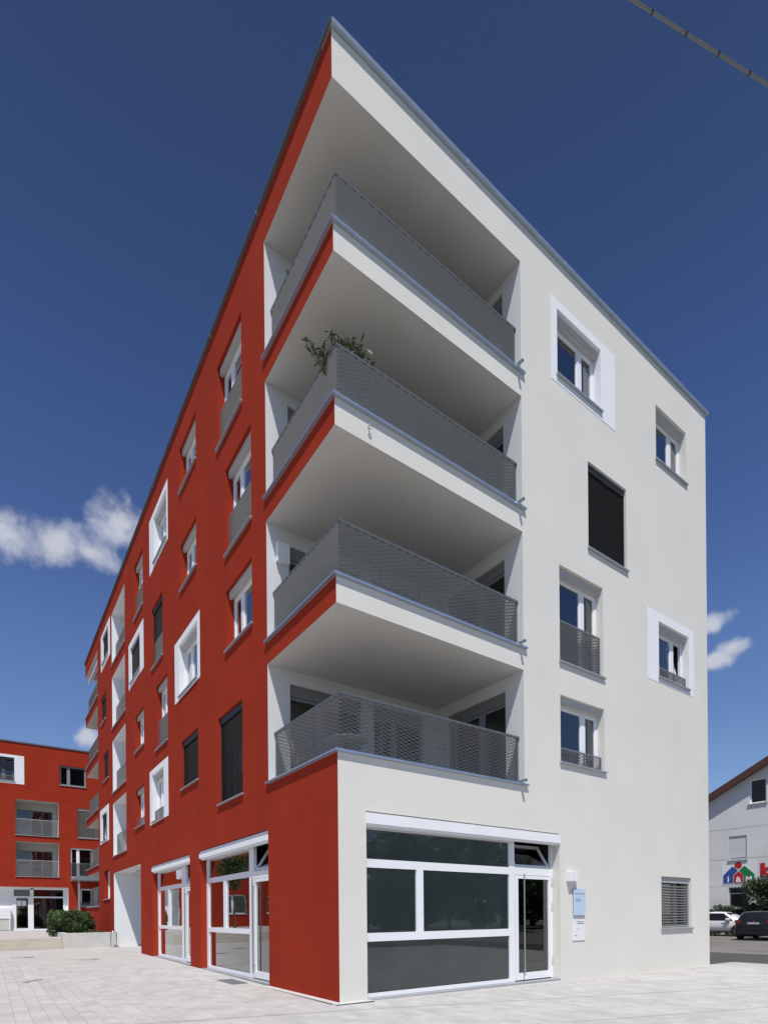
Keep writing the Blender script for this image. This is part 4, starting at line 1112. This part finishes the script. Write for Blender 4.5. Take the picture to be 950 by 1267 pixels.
for k in range(12):
    t0, t1 = 2 * math.pi * k / 12, 2 * math.pi * (k + 1) / 12
    q = [(rr * math.cos(t), .965 + rr * math.sin(t)) for rr, t in ((.045, t0), (.045, t1), (.0, t1), (.0, t0))]
    bd.poly([f(.035, p, z) for p, z in q[:3]])
bd.build('badge', 'steel', e)
MB().tube([f(.55, 0, 1.45), f(.45, 0, 1.60)], .008, 6).build('aerial', 'tyre', e)

Tw = Matrix.Translation((31.55, 10.1, 0.0)) @ Matrix.Rotation(R(-90), 4, 'Z')
top_w = [(0, .72, .86), (.05, .95, .92), (.7, 1.08, .95), (1.25, 1.40, .97), (1.8, 1.46, 1), (2.35, 1.44, 1), (2.75, 1.30, 1), (3.25, 1.03, 1), (3.8, .90, .95), (4.1, .80, .88), (4.2, .66, .80)]
e, f = car('white car seen from the side, half hidden behind the corner of the off white front', 'parked_car', Tw, 'car_white', top_w, 4.2, 1.78, (.8, 3.35))
for s in (1, -1):
    MB().hexa([f(.95, s * .875, .95), f(3.05, s * .885, .95), f(3.05, s * .86, .95), f(.95, s * .86, .95), f(1.3, s * .75, 1.36), f(2.5, s * .75, 1.36), f(2.5, s * .72, 1.36), f(1.3, s * .72, 1.36)]).build('side_window', 'car_glass', e)
    MB().box(f, 2.72, 2.92, min(s * .90, s * 1.05), max(s * .90, s * 1.05), .93, 1.08).build('mirror', 'car_white', e, bevel=.02)
    MB().box(f, 2.74, 2.93, min(s * .895, s * .96), max(s * .895, s * .96), .89, .929).build('mirror_foot', 'tyre', e)
    MB().box(f, .3, 3.1, min(s * .80, s * .86), max(s * .80, s * .86), .22, .30).build('side_sill', 'tyre', e)
    for x in (1.55, 2.45): MB().box(f, x, x + .18, min(s * .885, s * .91), max(s * .885, s * .91), .80, .83).build('door_handle', 'car_white', e)
MB().hexa([f(3.18, -.62, 1.03), f(3.18, .62, 1.03), f(3.16, .62, 1.0), f(3.16, -.62, 1.0), f(2.62, -.55, 1.38), f(2.62, .55, 1.38), f(2.6, .55, 1.35), f(2.6, -.55, 1.35)]).build('windscreen', 'car_glass', e)

# ------------------------------------------------------------------ overhead cable
cb = empty('overhead_cable', 'bundled overhead cable with dark ties crossing the top right of the sky', 'cable')
q0, q1 = Vector((-.30, -5.38, 9.0)), Vector((1.16, -5.82, 9.0)); t = (q1 - q0).normalized()
MB().tube([q0 - t * 25, q0, q1, q1 + t * 25], .0088, 8).build('cable_strand', 'cable_grey', cb)
dn = Vector((0, 0, -.0145))
MB().tube([q0 - t * 25 + dn, q0 + dn, q1 + dn, q1 + t * 25 + dn], .0068, 8).build('cable_strand', 'cable_grey', cb)
for k in range(-12, 18):
    p = Vector((-.11, -5.44, 9.0)) + t * .365 * k + Vector((0, 0, -.009))
    MB().tube([p - t * .0045, p + t * .0045], .018, 8).build('cable_tie', 'cable_tie', cb)
